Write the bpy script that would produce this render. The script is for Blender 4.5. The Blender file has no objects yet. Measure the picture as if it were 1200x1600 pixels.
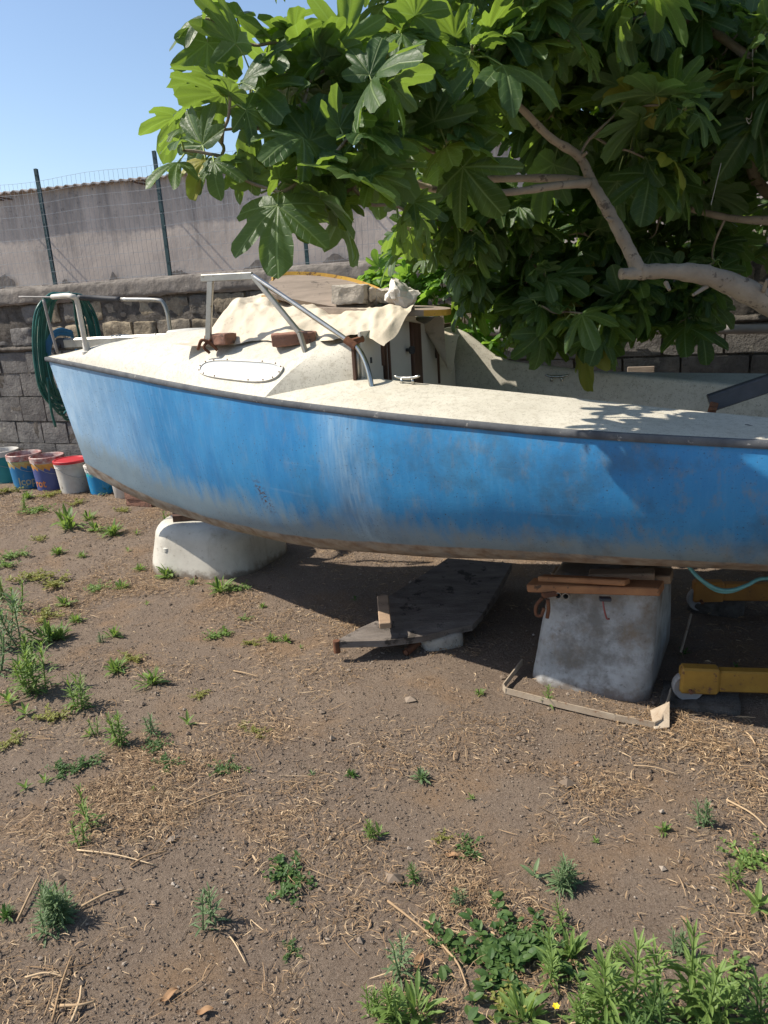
import bpy, bmesh, math, random
import numpy as np
from mathutils import Vector, Matrix, noise as mn
R = math.radians
rng = np.random.default_rng(7)
random.seed(7)
scene = bpy.context.scene
COL = scene.collection

# ------------------------------------------------------------------ camera, sky, sun, exposure
CAM_H, PITCH, ROLL = 1.6, 16.0, -3.6
cd = bpy.data.cameras.new('camera'); cam = bpy.data.objects.new('camera', cd); COL.objects.link(cam)
cd.sensor_fit = 'VERTICAL'; cd.sensor_height = 24.0; cd.lens = 24.0 * 1200 / 1600
cd.clip_start = 0.05; cd.clip_end = 2000
CM = Matrix.Rotation(R(90 - PITCH), 4, 'X') @ Matrix.Rotation(R(ROLL), 4, 'Z')
cam.matrix_world = Matrix.Translation((0, 0, CAM_H)) @ CM
scene.camera = cam
SUN_AZ = R(174.0); SUN_EL = R(48.0)                       # azimuth of the sun, counted from +X
to_sun = Vector((math.cos(SUN_AZ) * math.cos(SUN_EL), math.sin(SUN_AZ) * math.cos(SUN_EL), math.sin(SUN_EL)))
world = bpy.data.worlds.new("World"); scene.world = world; world.use_nodes = True
wn_ = world.node_tree; wn_.nodes.clear()
sky = wn_.nodes.new('ShaderNodeTexSky'); sky.sky_type = 'NISHITA'; sky.sun_disc = False
sky.sun_elevation = SUN_EL; sky.sun_rotation = math.atan2(to_sun.x, to_sun.y)
sky.air_density = 1.0; sky.dust_density = 0.9; sky.ozone_density = 2.2
bg = wn_.nodes.new('ShaderNodeBackground'); bg.inputs['Strength'].default_value = 0.115
wo = wn_.nodes.new('ShaderNodeOutputWorld')
wn_.links.new(sky.outputs[0], bg.inputs[0]); wn_.links.new(bg.outputs[0], wo.inputs[0])
sl = bpy.data.lights.new('sun', 'SUN'); sl.energy = 4.9; sl.angle = R(0.53); sl.color = (1.0, 0.93, 0.82)
so = bpy.data.objects.new('sun', sl); COL.objects.link(so)
so.rotation_euler = to_sun.to_track_quat('Z', 'Y').to_euler(); so.location = (-6, 2, 8)
scene.view_settings.view_transform = 'Standard'; scene.view_settings.look = 'None'
scene.view_settings.gamma = 1.0; scene.view_settings.exposure = 0.58
try: scene.view_settings.use_curve_mapping = False
except Exception: pass

# ------------------------------------------------------------------ measuring helpers
CMn = np.array(CM.to_3x3()); CO = np.array([0, 0, CAM_H])
def ray(x, y): return CMn @ np.array([(x - 600) / 1200, (800 - y) / 1200, -1.0])
def G(x, y, z=0.0): d = ray(x, y); return CO + d * ((z - CAM_H) / d[2])       # on the level z
def D(x, y, Y): d = ray(x, y); return CO + d * (Y / d[1])                     # at the depth Y
def PL(x, y, p, n):
    d = ray(x, y); p = np.array(p, float); n = np.array(n, float)
    return CO + d * (np.dot(p - CO, n) / np.dot(d, n))
BOW = np.array([-1.92, 4.64]); BA = R(27)
bu = np.array([math.cos(BA), -math.sin(BA)]); bn = np.array([-math.sin(BA), -math.cos(BA)])
def BL(s, w, z): q = BOW + bu * s + bn * w; return np.array([q[0], q[1], z])  # boat: along, to the near side, up
def BW(x, y, w): q = BOW + bn * w; return PL(x, y, [q[0], q[1], 0], [bn[0], bn[1], 0])
W0 = np.array([-3.94, 7.8]); WA = R(22)
wd = np.array([math.cos(WA), -math.sin(WA)]); wn = np.array([-math.sin(WA), -math.cos(WA)])
def WL(t, o, z): q = W0 + wd * t + wn * o; return np.array([q[0], q[1], z])   # wall: along, out towards the yard, up
def WP(x, y, o=0.0): q = W0 + wn * o; return PL(x, y, [q[0], q[1], 0], [wn[0], wn[1], 0])

# value noise on arrays
_perm = rng.random((256, 256))
def vn(x, y):
    xi = np.floor(x).astype(int); yi = np.floor(y).astype(int); fx = x - xi; fy = y - yi
    fx = fx * fx * (3 - 2 * fx); fy = fy * fy * (3 - 2 * fy)
    g = lambda a, b: _perm[a % 256, b % 256]
    return (g(xi, yi) * (1 - fx) + g(xi + 1, yi) * fx) * (1 - fy) + (g(xi, yi + 1) * (1 - fx) + g(xi + 1, yi + 1) * fx) * fy
def fbm(x, y, o=4):
    s = 0; a = 0.5
    for i in range(o): s = s + a * (vn(x * 2 ** i + 17 * i, y * 2 ** i + 31 * i) - 0.5) * 2; a *= 0.5
    return s
def gh(x, y):                                             # height of the soil
    x = np.asarray(x, float); y = np.asarray(y, float)
    h = 0.022 * fbm(x * 1.1 + 5, y * 1.1 + 9, 3) + 0.007 * fbm(x * 7, y * 7, 3)
    near = np.clip((9 - y) / 3, 0, 1)
    return h * near
def gz(x, y): return float(gh(x, y))

# ------------------------------------------------------------------ mesh building
class MB:
    def __init__(s): s.v = []; s.n = 0; s.loops = []; s.sizes = []; s.mi = []; s.uv = []; s.hasuv = False; s.col = []; s.hascol = False
    def add(s, v, faces, mi=0, uv=None, col=None):
        v = np.asarray(v, float).reshape(-1, 3); b = s.n; s.v.append(v); s.n += len(v)
        if isinstance(faces, np.ndarray):
            s.loops.append((faces + b).ravel()); s.sizes.append(np.full(len(faces), faces.shape[1])); nf = len(faces)
        else:
            s.loops.append(np.array([i + b for f in faces for i in f], int)); s.sizes.append(np.array([len(f) for f in faces], int)); nf = len(faces)
        s.mi.append(np.full(nf, mi) if np.isscalar(mi) else np.asarray(mi))
        if uv is not None: s.hasuv = True; s.uv.append(np.asarray(uv, float))
        else: s.uv.append(np.zeros((len(v), 2)))
        if col is not None: s.hascol = True; s.col.append(np.broadcast_to(np.asarray(col, float), (len(v), 4)))
        else: s.col.append(np.full((len(v), 4), 0.5))
        return s
    def merge(s, o): 
        for k in range(len(o.v)):
            s.v.append(o.v[k]); s.loops.append(o.loops[k] + s.n); s.sizes.append(o.sizes[k]); s.mi.append(o.mi[k]); s.uv.append(o.uv[k]); s.col.append(o.col[k])
        s.n += o.n; s.hasuv |= o.hasuv; s.hascol |= o.hascol
        return s
    def mesh(s, name, off=(0, 0, 0), smooth=False, sharp=None):
        m = bpy.data.meshes.new(name)
        if s.n == 0: return m
        V = np.concatenate(s.v) - np.asarray(off, float); L = np.concatenate(s.loops); S = np.concatenate(s.sizes); M = np.concatenate(s.mi)
        m.vertices.add(len(V)); m.vertices.foreach_set('co', V.astype(np.float32).ravel())
        m.loops.add(len(L)); m.loops.foreach_set('vertex_index', L.astype(np.int32))
        m.polygons.add(len(S)); st = np.concatenate([[0], np.cumsum(S)[:-1]])
        m.polygons.foreach_set('loop_start', st.astype(np.int32)); m.polygons.foreach_set('loop_total', S.astype(np.int32))
        m.polygons.foreach_set('material_index', M.astype(np.int32))
        m.polygons.foreach_set('use_smooth', np.full(len(S), bool(smooth)))
        if s.hasuv:
            U = np.concatenate(s.uv)[L]; l = m.uv_layers.new(name='UVMap'); l.data.foreach_set('uv', U.astype(np.float32).ravel())
        if s.hascol:
            a = m.color_attributes.new('tint', 'FLOAT_COLOR', 'POINT'); a.data.foreach_set('color', np.concatenate(s.col).astype(np.float32).ravel())
        m.update(calc_edges=True); m.validate(clean_customdata=False)
        if smooth and sharp: m.set_sharp_from_angle(angle=R(sharp))
        return m
ORG = {}
def _mk(name, mb, mats, off, smooth, sharp):
    me = mb.mesh(name, off, smooth, sharp)
    for mm in (mats if isinstance(mats, (list, tuple)) else [mats]): me.materials.append(mm)
    o = bpy.data.objects.new(name, me); COL.objects.link(o); return o
def tag(o, label=None, cat=None, group=None, kind=None):
    if label: o['label'] = label
    if cat: o['category'] = cat
    if group: o['group'] = group
    if kind: o['kind'] = kind
    return o
def thing(name, label, cat, loc, group=None):
    o = bpy.data.objects.new(name, None); o.empty_display_size = 0.1; COL.objects.link(o); o.location = [float(c) for c in loc]
    ORG[o.name] = np.array(loc, float); return tag(o, label, cat, group)
def part(name, mb, mats, parent, smooth=False, sharp=None, label=None):
    off = ORG[parent.name]
    o = _mk(name, mb, mats, off, smooth, sharp); o.parent = parent; ORG[o.name] = off
    if label: o['label'] = label
    return o
def whole(name, mb, mats, label, cat, loc, group=None, smooth=False, sharp=None, kind=None):
    o = _mk(name, mb, mats, loc, smooth, sharp); o.location = [float(c) for c in loc]; ORG[o.name] = np.array(loc, float)
    return tag(o, label, cat, group, kind)
def struct(name, mb, mats, smooth=False, kind='structure'):
    return tag(_mk(name, mb, mats, (0, 0, 0), smooth, None), kind=kind)
def clone(o, loc, rz=0, sc=1.0, label=None, group=None):
    r = o.copy(); COL.objects.link(r); r.location = loc; r.rotation_euler = (0, 0, rz); r.scale = (sc, sc, sc)
    if label: r['label'] = label
    if group: r['group'] = group
    for ch in list(o.children):
        c = ch.copy(); COL.objects.link(c); c.parent = r
        for g in ch.children: d = g.copy(); COL.objects.link(d); d.parent = c
    return r

def frame(d, up=(0, 0, 1)):
    d = np.asarray(d, float); d = d / np.linalg.norm(d); up = np.asarray(up, float)
    x = np.cross(up, d)
    if np.linalg.norm(x) < 1e-4: x = np.cross((1, 0, 0), d)
    x /= np.linalg.norm(x); y = np.cross(d, x); return x, y, d
def tube(mb, pts, r, n=8, cap=True, mi=0, flat=None):
    pts = [np.asarray(p, float) for p in pts]; N = len(pts); rr = r if hasattr(r, '__len__') else [r] * N
    T = [pts[min(i + 1, N - 1)] - pts[max(i - 1, 0)] for i in range(N)]
    x, y, d = frame(T[0]); V = []
    for i in range(N):
        t = T[i] / (np.linalg.norm(T[i]) + 1e-12)
        x = x - t * np.dot(x, t); x /= np.linalg.norm(x); y = np.cross(t, x)
        for k in range(n):
            a = 2 * math.pi * k / n; V.append(pts[i] + rr[i] * (math.cos(a) * x + math.sin(a) * y))
    F = [[i * n + k, i * n + (k + 1) % n, (i + 1) * n + (k + 1) % n, (i + 1) * n + k] for i in range(N - 1) for k in range(n)]
    if cap: F += [list(range(n))[::-1], [(N - 1) * n + k for k in range(n)]]
    mb.add(V, F, mi); return mb
def spline(P, k=8):
    P = [np.asarray(p, float) for p in P]; Q = [2 * P[0] - P[1]] + P + [2 * P[-1] - P[-2]]; out = []
    for i in range(1, len(Q) - 2):
        for j in range(k):
            t = j / k; a, b, c, d = Q[i - 1], Q[i], Q[i + 1], Q[i + 2]
            out.append(0.5 * ((2 * b) + (c - a) * t + (2 * a - 5 * b + 4 * c - d) * t * t + (3 * b - a - 3 * c + d) * t ** 3))
    out.append(P[-1]); return out
def beam(mb, a, b, w, h, up=(0, 0, 1), mi=0, bev=0.0, taper=1.0):
    a = np.asarray(a, float); b = np.asarray(b, float); x, y, d = frame(b - a, up); V = []
    c = min(bev, w * 0.4, h * 0.4)
    def ring(p, k):
        W, H = w / 2 * k, h / 2 * k; q = []
        for sx, sy, o in ((1, 1, 0), (-1, 1, 1), (-1, -1, 0), (1, -1, 1)):
            e = [(W - c, H), (W, H - c)] if c > 0 else [(W, H)]
            if c > 0:
                e = e[::-1] if o == 0 else e
                q += [(sx * ex, sy * ey) for ex, ey in e]
            else: q.append((sx * W, sy * H))
        return [p + x * u + y * v for u, v in q]
    r1 = ring(a, 1); r2 = ring(b, taper); n = len(r1)
    if c > 0:
        L = np.linalg.norm(b - a); dd = d * min(c, L * 0.2)
        r0 = ring(a, 1 - c * 2 / max(w, h)); r1 = ring(a + dd, 1); r2 = ring(b - dd, taper); r3 = ring(b, taper * (1 - c * 2 / max(w, h)))
        R_ = [r0, r1, r2, r3]
    else: R_ = [r1, r2]
    for r_ in R_: V += r_
    N = len(R_)
    F = [[i * n + k, i * n + (k + 1) % n, (i + 1) * n + (k + 1) % n, (i + 1) * n + k] for i in range(N - 1) for k in range(n)]
    F += [list(range(n))[::-1], [(N - 1) * n + k for k in range(n)]]
    mb.add(V, F, mi); return mb
def block(mb, c, size, rot=(0, 0, 0), amp=0.01, sc=8.0, cuts=5, rnd=0.12, seed=0, mi=0, col=None):
    """a rough stone or brick: a gridded cube with rounded edges and noise"""
    n = cuts; V = []; idx = {}; F = []
    def vid(i, j, k):
        if (i, j, k) not in idx: idx[(i, j, k)] = len(V); V.append((i, j, k))
        return idx[(i, j, k)]
    for a in range(n):
        for b in range(n):
            for s_ in (0, n):
                q = [(a, b), (a + 1, b), (a + 1, b + 1), (a, b + 1)]
                if s_ == 0: q = q[::-1]
                F.append([vid(i, j, s_) for i, j in q]); F.append([vid(s_, i, j) for i, j in q]); F.append([vid(j, s_, i) for i, j in q])
    P = np.array(V, float) / n * 2 - 1
    size = np.asarray(size, float); h = size / 2
    m = min(h) * rnd * 2
    e = np.abs(P) * h; inner = np.maximum(h - m, 0); ex = np.maximum(e - inner, 0); ln = np.linalg.norm(ex, axis=1)
    k = np.where(ln > 1e-9, np.minimum(1, m / np.maximum(ln, 1e-9)), 1); e2 = np.minimum(e, inner) + ex * k[:, None]
    Q = np.sign(P) * e2
    for i in range(len(Q)):
        p = Vector(Q[i] * sc + seed * 13.7); Q[i] += np.array(mn.noise_vector(p)) * amp + np.array(mn.noise_vector(p * 2.7)) * amp * 0.45
    Mx = np.array((Matrix.Rotation(rot[2], 3, 'Z') @ Matrix.Rotation(rot[1], 3, 'Y') @ Matrix.Rotation(rot[0], 3, 'X')))
    Q = Q @ Mx.T + np.asarray(c, float)
    mb.add(Q, F, mi, col=col); return mb
def grid(mb, fn, nu, nv, mi=0, uv=True, flip=False, col=None):
    V = []; U = []
    for i in range(nu + 1):
        for j in range(nv + 1): V.append(fn(i / nu, j / nv)); U.append((i / nu, j / nv))
    q = lambda i, j: i * (nv + 1) + j
    F = [[q(i, j), q(i + 1, j), q(i + 1, j + 1), q(i, j + 1)] for i in range(nu) for j in range(nv)]
    if flip: F = [f[::-1] for f in F]
    mb.add(V, F, mi, uv=U if uv else None, col=col); return mb
def prism(mb, poly, z0, z1, mi=0):
    n = len(poly); V = [(p[0], p[1], z0 if np.isscalar(z0) else z0[i]) for i, p in enumerate(poly)] + [(p[0], p[1], z1 if np.isscalar(z1) else z1[i]) for i, p in enumerate(poly)]
    A = sum(poly[i][0] * poly[(i + 1) % n][1] - poly[(i + 1) % n][0] * poly[i][1] for i in range(n))
    F = [[i, (i + 1) % n, n + (i + 1) % n, n + i] for i in range(n)] + [list(range(n))[::-1], [n + i for i in range(n)]]
    if A < 0: F = [f[::-1] for f in F]
    mb.add(V, F, mi); return mb
def lathe(mb, c, prof, n=28, mi=0, sq=None):
    V = []; 
    for r, z in prof:
        for k in range(n): a = 2 * math.pi * k / n; V.append((c[0] + r * math.cos(a), c[1] + r * math.sin(a), c[2] + z))
    N = len(prof)
    F = [[i * n + k, i * n + (k + 1) % n, (i + 1) * n + (k + 1) % n, (i + 1) * n + k] for i in range(N - 1) for k in range(n)]
    mb.add(V, F, mi); return mb

# ------------------------------------------------------------------ materials
class NT:
    def __init__(s, name):
        s.m = bpy.data.materials.new(name); s.m.use_nodes = True; s.t = s.m.node_tree; s.t.nodes.clear()
        s.out = s.t.nodes.new('ShaderNodeOutputMaterial'); s.b = s.t.nodes.new('ShaderNodeBsdfPrincipled'); s.t.links.new(s.b.outputs[0], s.out.inputs[0])
        s._c = None
    def L(s, a, b): s.t.links.new(a, b)
    def node(s, ty, **kw):
        n = s.t.nodes.new(ty)
        for k, v in kw.items(): setattr(n, k, v)
        return n
    def put(s, n, i, v):
        if v is None: return
        if hasattr(v, 'is_output') or isinstance(v, bpy.types.NodeSocket): s.L(v, n.inputs[i])
        else: n.inputs[i].default_value = v
    def obj(s):
        if s._c is None: s._c = s.node('ShaderNodeTexCoord')
        return s._c.outputs['Object']
    def uv(s):
        if s._c is None: s._c = s.node('ShaderNodeTexCoord')
        return s._c.outputs['UV']
    def map(s, v, sc=(1, 1, 1), loc=(0, 0, 0), rot=(0, 0, 0)):
        n = s.node('ShaderNodeMapping'); s.L(v, n.inputs[0]); n.inputs['Scale'].default_value = sc; n.inputs['Location'].default_value = loc; n.inputs['Rotation'].default_value = rot; return n.outputs[0]
    def noise(s, scale, det=4, rough=0.55, v=None, dist=0):
        n = s.node('ShaderNodeTexNoise'); s.L(v if v is not None else s.obj(), n.inputs['Vector']); n.inputs['Scale'].default_value = scale; n.inputs['Detail'].default_value = det
        n.inputs['Roughness'].default_value = rough; n.inputs['Distortion'].default_value = dist; return n.outputs[0]
    def vor(s, scale, v=None, feat='F1', out=0):
        n = s.node('ShaderNodeTexVoronoi', feature=feat); s.L(v if v is not None else s.obj(), n.inputs['Vector']); n.inputs['Scale'].default_value = scale; return n.outputs[out]
    def ramp(s, f, a, b, lo=0.0, hi=1.0):
        n = s.node('ShaderNodeMapRange'); s.L(f, n.inputs[0]); n.inputs[1].default_value = a; n.inputs[2].default_value = b; n.inputs[3].default_value = lo; n.inputs[4].default_value = hi; return n.outputs[0]
    def mix(s, f, a, b, blend='MIX'):
        n = s.node('ShaderNodeMix', data_type='RGBA', blend_type=blend); n.clamp_factor = True
        s.put(n, 0, f)
        for i, c in ((6, a), (7, b)):
            if isinstance(c, (tuple, list)): n.inputs[i].default_value = (*c[:3], 1)
            else: s.L(c, n.inputs[i])
        return n.outputs[2]
    def math(s, op, a, b=None, c=None):
        n = s.node('ShaderNodeMath', operation=op); s.put(n, 0, a); s.put(n, 1, b)
        if c is not None: s.put(n, 2, c)
        return n.outputs[0]
    def sep(s, v): n = s.node('ShaderNodeSeparateXYZ'); s.L(v, n.inputs[0]); return n.outputs
    def attr(s, name, o='Color'): n = s.node('ShaderNodeAttribute', attribute_name=name); return n.outputs[o]
    def bump(s, h, st=0.4, d=0.01, prev=None):
        n = s.node('ShaderNodeBump'); n.inputs['Strength'].default_value = st; n.inputs['Distance'].default_value = d; s.L(h, n.inputs['Height'])
        if prev is not None: s.L(prev, n.inputs['Normal'])
        s.L(n.outputs[0], s.b.inputs['Normal']); return n.outputs[0]
    def fin(s, col, rough=0.7, metal=0.0, spec=0.5, **kw):
        if isinstance(col, (tuple, list)): s.b.inputs['Base Color'].default_value = (*col[:3], 1)
        else: s.L(col, s.b.inputs['Base Color'])
        s.put(s.b, 'Roughness', rough); s.put(s.b, 'Metallic', metal); s.b.inputs['Specular IOR Level'].default_value = spec
        return s.m

def simple(name, c1, c2, sc=6, rough=0.7, metal=0, bump=0.3, bsc=40, bd=0.004, spots=None, det=5, spec=0.4, stretch=None):
    t = NT(name); v = t.map(t.obj(), stretch) if stretch else None
    f = t.ramp(t.noise(sc, det, 0.6, v), 0.32, 0.68); c = t.mix(f, c1, c2)
    if spots: c = t.mix(t.ramp(t.noise(spots[1], 6, 0.7), spots[2], spots[2] + 0.06), c, spots[0])
    if bump: t.bump(t.noise(bsc, 6, 0.65, v), bump, bd)
    return t.fin(c, rough, metal, spec)

def m_hull():
    t = NT('faded_blue_gelcoat'); uv = t.uv(); X = t.sep(uv)     # u along in metres, v 0 at the sheer .. 1 at the keel
    blot = t.noise(2.2, 5, 0.6, t.map(uv, (1, 1.5, 1)))
    streak = t.noise(9, 6, 0.65, t.map(uv, (1.6, 0.35, 1)))      # vertical run marks
    streak2 = t.noise(30, 5, 0.6, t.map(uv, (1.8, 0.18, 1)))
    c = t.mix(t.ramp(t.math('ADD', t.math('MULTIPLY', streak, .35), t.math('MULTIPLY', t.noise(2.6, 4, 0.55, t.map(uv, (1, .5, 1), (2, 5, 1))), .65)), 0.36, 0.64), (0.016, 0.165, 0.385), (0.036, 0.232, 0.465))
    # chalky, faded bow
    fb = t.math('MULTIPLY', t.ramp(X[0], 1.05, 0.0, 0.0, 0.9), t.ramp(streak, 0.25, 0.6, 0.55, 1.0))
    c = t.mix(fb, c, (0.40, 0.54, 0.66))
    st = t.math('MULTIPLY', t.ramp(streak2, 0.50, 0.72), t.ramp(X[0], 1.6, 0.2, 0.04, 0.35))
    c = t.mix(st, c, (0.42, 0.56, 0.68))
    # chalk band low on the topsides, uneven upper edge
    vv = t.math('ADD', X[1], t.math('MULTIPLY', t.math('SUBTRACT', streak, 0.5), 0.42))
    vv = t.math('ADD', vv, t.math('MULTIPLY', t.math('SUBTRACT', blot, 0.5), 0.22))
    c = t.mix(t.ramp(vv, 0.55, 0.72, 0, 0.85), c, (0.19, 0.25, 0.28))
    # pale streaky patch amidships
    px = t.math('ABSOLUTE', t.math('SUBTRACT', t.math('ADD', X[0], t.math('MULTIPLY', X[1], -0.08)), 2.33))
    c = t.mix(t.math('MULTIPLY', t.ramp(px, 0.16, 0.0), t.ramp(streak2, 0.3, 0.7, 0.15, 0.8)), c, (0.27, 0.41, 0.53))
    # brown dirt runs and pitting
    dirt = t.math('MULTIPLY', t.ramp(t.noise(16, 6, 0.7, t.map(uv, (1, 0.30, 1), (3, 1, 0))), 0.52, 0.70), t.ramp(X[0], 1.6, 3.2, 0.12, 0.50))
    c = t.mix(dirt, c, (0.20, 0.19, 0.15))
    pit = t.math('MULTIPLY', t.ramp(t.noise(95, 3, 0.7, t.map(uv, (1, 0.7, 1))), 0.625, 0.66), t.ramp(t.noise(5, 3, 0.6, uv), 0.36, 0.58))
    c = t.mix(pit, c, (0.03, 0.05, 0.08))
    # boot top and bottom paint
    sp = t.math('ADD', X[1], t.math('MULTIPLY', t.math('SUBTRACT', t.noise(6, 4, 0.5, uv), 0.5), 0.03))
    bot = t.mix(t.ramp(t.noise(14, 5, 0.6, uv), 0.4, 0.65), (0.30, 0.27, 0.23), (0.16, 0.11, 0.075))
    c = t.mix(t.ramp(t.math('ADD', sp, t.ramp(X[0], 0.0, 2.6, -0.13, 0.02)), 0.785, 0.797), c, bot)
    # dull grey blotches and fine scratches further aft
    bl = t.math('MULTIPLY', t.ramp(t.noise(4.5, 6, 0.7, t.map(uv, (1, .55, 1), (8, 2, 0))), 0.50, 0.66, 0, 0.55), t.ramp(X[0], 1.2, 3.0, 0.25, 1.0))
    c = t.mix(bl, c, (0.035, 0.095, 0.16))
    c = t.mix(t.math('MULTIPLY', t.ramp(t.noise(7, 5, 0.65, t.map(uv, (.25, 3.2, 1), (1, 6, 0))), 0.63, 0.70), 0.10), c, (0.30, 0.40, 0.46))
    # a rusty scar near the forward bilge
    sx = t.math('ABSOLUTE', t.math('SUBTRACT', t.math('SUBTRACT', X[0], t.math('MULTIPLY', X[1], 0.30)), 1.66)); sy = t.ramp(t.math('ABSOLUTE', t.math('SUBTRACT', X[1], 0.56)), 0.13, 0.03)
    c = t.mix(t.math('MULTIPLY', t.math('MULTIPLY', t.ramp(sx, 0.045, 0.012), sy), t.ramp(t.noise(60, 4, 0.7, uv), 0.5, 0.56)), c, (0.07, 0.035, 0.015))
    b = t.bump(t.noise(1.6, 3, 0.5, uv), 0.35, 0.03); t.bump(t.noise(60, 5, 0.7, uv), 0.22, 0.003, b)
    return t.fin(c, t.ramp(streak, 0.3, 0.7, 0.42, 0.62), 0, 0.45)
def m_deck():
    t = NT('weathered_white_gelcoat'); o = t.obj()
    c = t.mix(t.ramp(t.noise(5, 5, 0.6), 0.35, 0.7), (0.56, 0.525, 0.44), (0.46, 0.43, 0.355))
    c = t.mix(t.ramp(t.noise(38, 5, 0.75), 0.50, 0.66, 0, 0.6), c, (0.32, 0.285, 0.22))
    c = t.mix(t.ramp(t.noise(160, 3, 0.6), 0.60, 0.66, 0, 0.75), c, (0.20, 0.18, 0.14))
    c = t.mix(t.ramp(t.noise(2.2, 4, 0.6, t.map(o, (1, 1, 1), (4, 2, 1))), 0.60, 0.72, 0, 0.35), c, (0.45, 0.36, 0.22))
    t.bump(t.noise(90, 5, 0.7), 0.25, 0.002)
    return t.fin(c, 0.62, 0, 0.35)
def m_wall():
    t = NT('lava_block_masonry'); Z = t.sep(t.obj())[2]
    a = t.attr('tint'); A = t.sep(a)
    grey = t.mix(t.ramp(t.noise(9, 6, 0.65), 0.35, 0.7), (0.135, 0.125, 0.118), (0.25, 0.235, 0.215))
    tuff = t.mix(t.ramp(t.noise(12, 6, 0.7), 0.35, 0.68), (0.20, 0.165, 0.12), (0.40, 0.33, 0.23))
    c = t.mix(t.ramp(t.math('ADD', A[0], t.math('MULTIPLY', t.noise(3, 3), 0.2)), 0.45, 0.75), grey, tuff)
    c = t.mix(t.ramp(t.noise(26, 6, 0.75), 0.56, 0.72, 0, 0.7), c, (0.055, 0.05, 0.045))
    c = t.mix(t.ramp(t.noise(7, 5, 0.7, t.map(t.obj(), (1, 1, 1), (9, 3, 2))), 0.60, 0.70, 0, 0.7), c, (0.42, 0.39, 0.33))
    c = t.mix(t.math('MULTIPLY', A[1], 0.5), c, (0.03, 0.027, 0.024))
    b = t.bump(t.noise(22, 8, 0.7), 0.9, 0.02); t.bump(t.vor(90), 0.35, 0.006, b)
    return t.fin(c, 0.95, 0, 0.15)
def m_mortar():
    t = NT('old_mortar'); c = t.mix(t.ramp(t.noise(12, 6, 0.7), 0.35, 0.7), (0.08, 0.072, 0.062), (0.21, 0.185, 0.16))
    t.bump(t.noise(30, 8, 0.75), 1.0, 0.03); return t.fin(c, 0.95, 0, 0.1)
def m_concrete():
    t = NT('weathered_concrete'); c = t.mix(t.ramp(t.noise(6, 6, 0.65), 0.35, 0.7), (0.15, 0.132, 0.115), (0.27, 0.24, 0.21))
    c = t.mix(t.ramp(t.noise(22, 6, 0.75), 0.60, 0.72, 0, 0.7), c, (0.11, 0.10, 0.085)); b = t.bump(t.noise(10, 7, 0.65), 0.7, 0.02); t.bump(t.noise(90, 5, 0.7), 0.5, 0.005, b); return t.fin(c, 0.93, 0, 0.2)
def m_plaster():
    t = NT('stained_grey_render'); o = t.obj(); Z = t.sep(o)[2]
    c = t.mix(t.ramp(t.noise(1.1, 5, 0.6), 0.35, 0.68), (0.60, 0.515, 0.44), (0.49, 0.42, 0.36))
    c = t.mix(t.ramp(t.noise(7, 6, 0.7), 0.5, 0.75, 0, 0.35), c, (0.54, 0.50, 0.46))
    run = t.noise(3.2, 7, 0.7, t.map(o, (1, 1, 0.18)))
    top = t.ramp(Z, 0.2, 1.35, 0.0, 1.0)
    k = t.math('ADD', t.math('MULTIPLY', top, 0.22), run)
    c = t.mix(t.ramp(k, 0.60, 0.86, 0, 0.82), c, (0.15, 0.14, 0.135))
    c = t.mix(t.math('MULTIPLY', t.ramp(t.noise(14, 6, 0.75), 0.58, 0.68), t.ramp(Z, 0.7, 1.35, 0.1, 0.9)), c, (0.10, 0.095, 0.09))
    c = t.mix(t.math('MULTIPLY', t.ramp(t.noise(40, 4, 0.7), 0.67, 0.71), 0.8), c, (0.09, 0.085, 0.08))
    b = t.bump(t.noise(5, 8, 0.65), 0.22, 0.03); t.bump(t.noise(50, 5, 0.7), 0.3, 0.005, b); return t.fin(c, 0.93, 0, 0.2)
def m_soil():
    t = NT('volcanic_soil'); o = t.obj()
    big = t.noise(1.3, 5, 0.6); mid = t.noise(9, 6, 0.65)
    c = t.mix(t.ramp(big, 0.35, 0.65), (0.150, 0.112, 0.083), (0.198, 0.150, 0.110))
    c = t.mix(t.ramp(mid, 0.4, 0.7, 0, 0.6), c, (0.12, 0.086, 0.064))
    c = t.mix(t.ramp(t.noise(120, 4, 0.7), 0.40, 0.72, 0, 0.75), c, (0.27, 0.21, 0.16))
    c = t.mix(t.ramp(t.noise(260, 3, 0.7), 0.60, 0.70, 0, 0.7), c, (0.38, 0.32, 0.27))
    c = t.mix(t.ramp(t.noise(2.4, 5, 0.6, t.map(o, (1, 1, 1), (7, 3, 0))), 0.52, 0.68, 0, 0.5), c, (0.25, 0.155, 0.082))
    b = t.bump(t.noise(230, 4, 0.8), 0.8, 0.005); b = t.bump(t.noise(75, 6, 0.78), 0.9, 0.010, b); t.bump(t.noise(14, 5, 0.7), 0.5, 0.02, b)
    return t.fin(c, 0.97, 0, 0.12)
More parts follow.
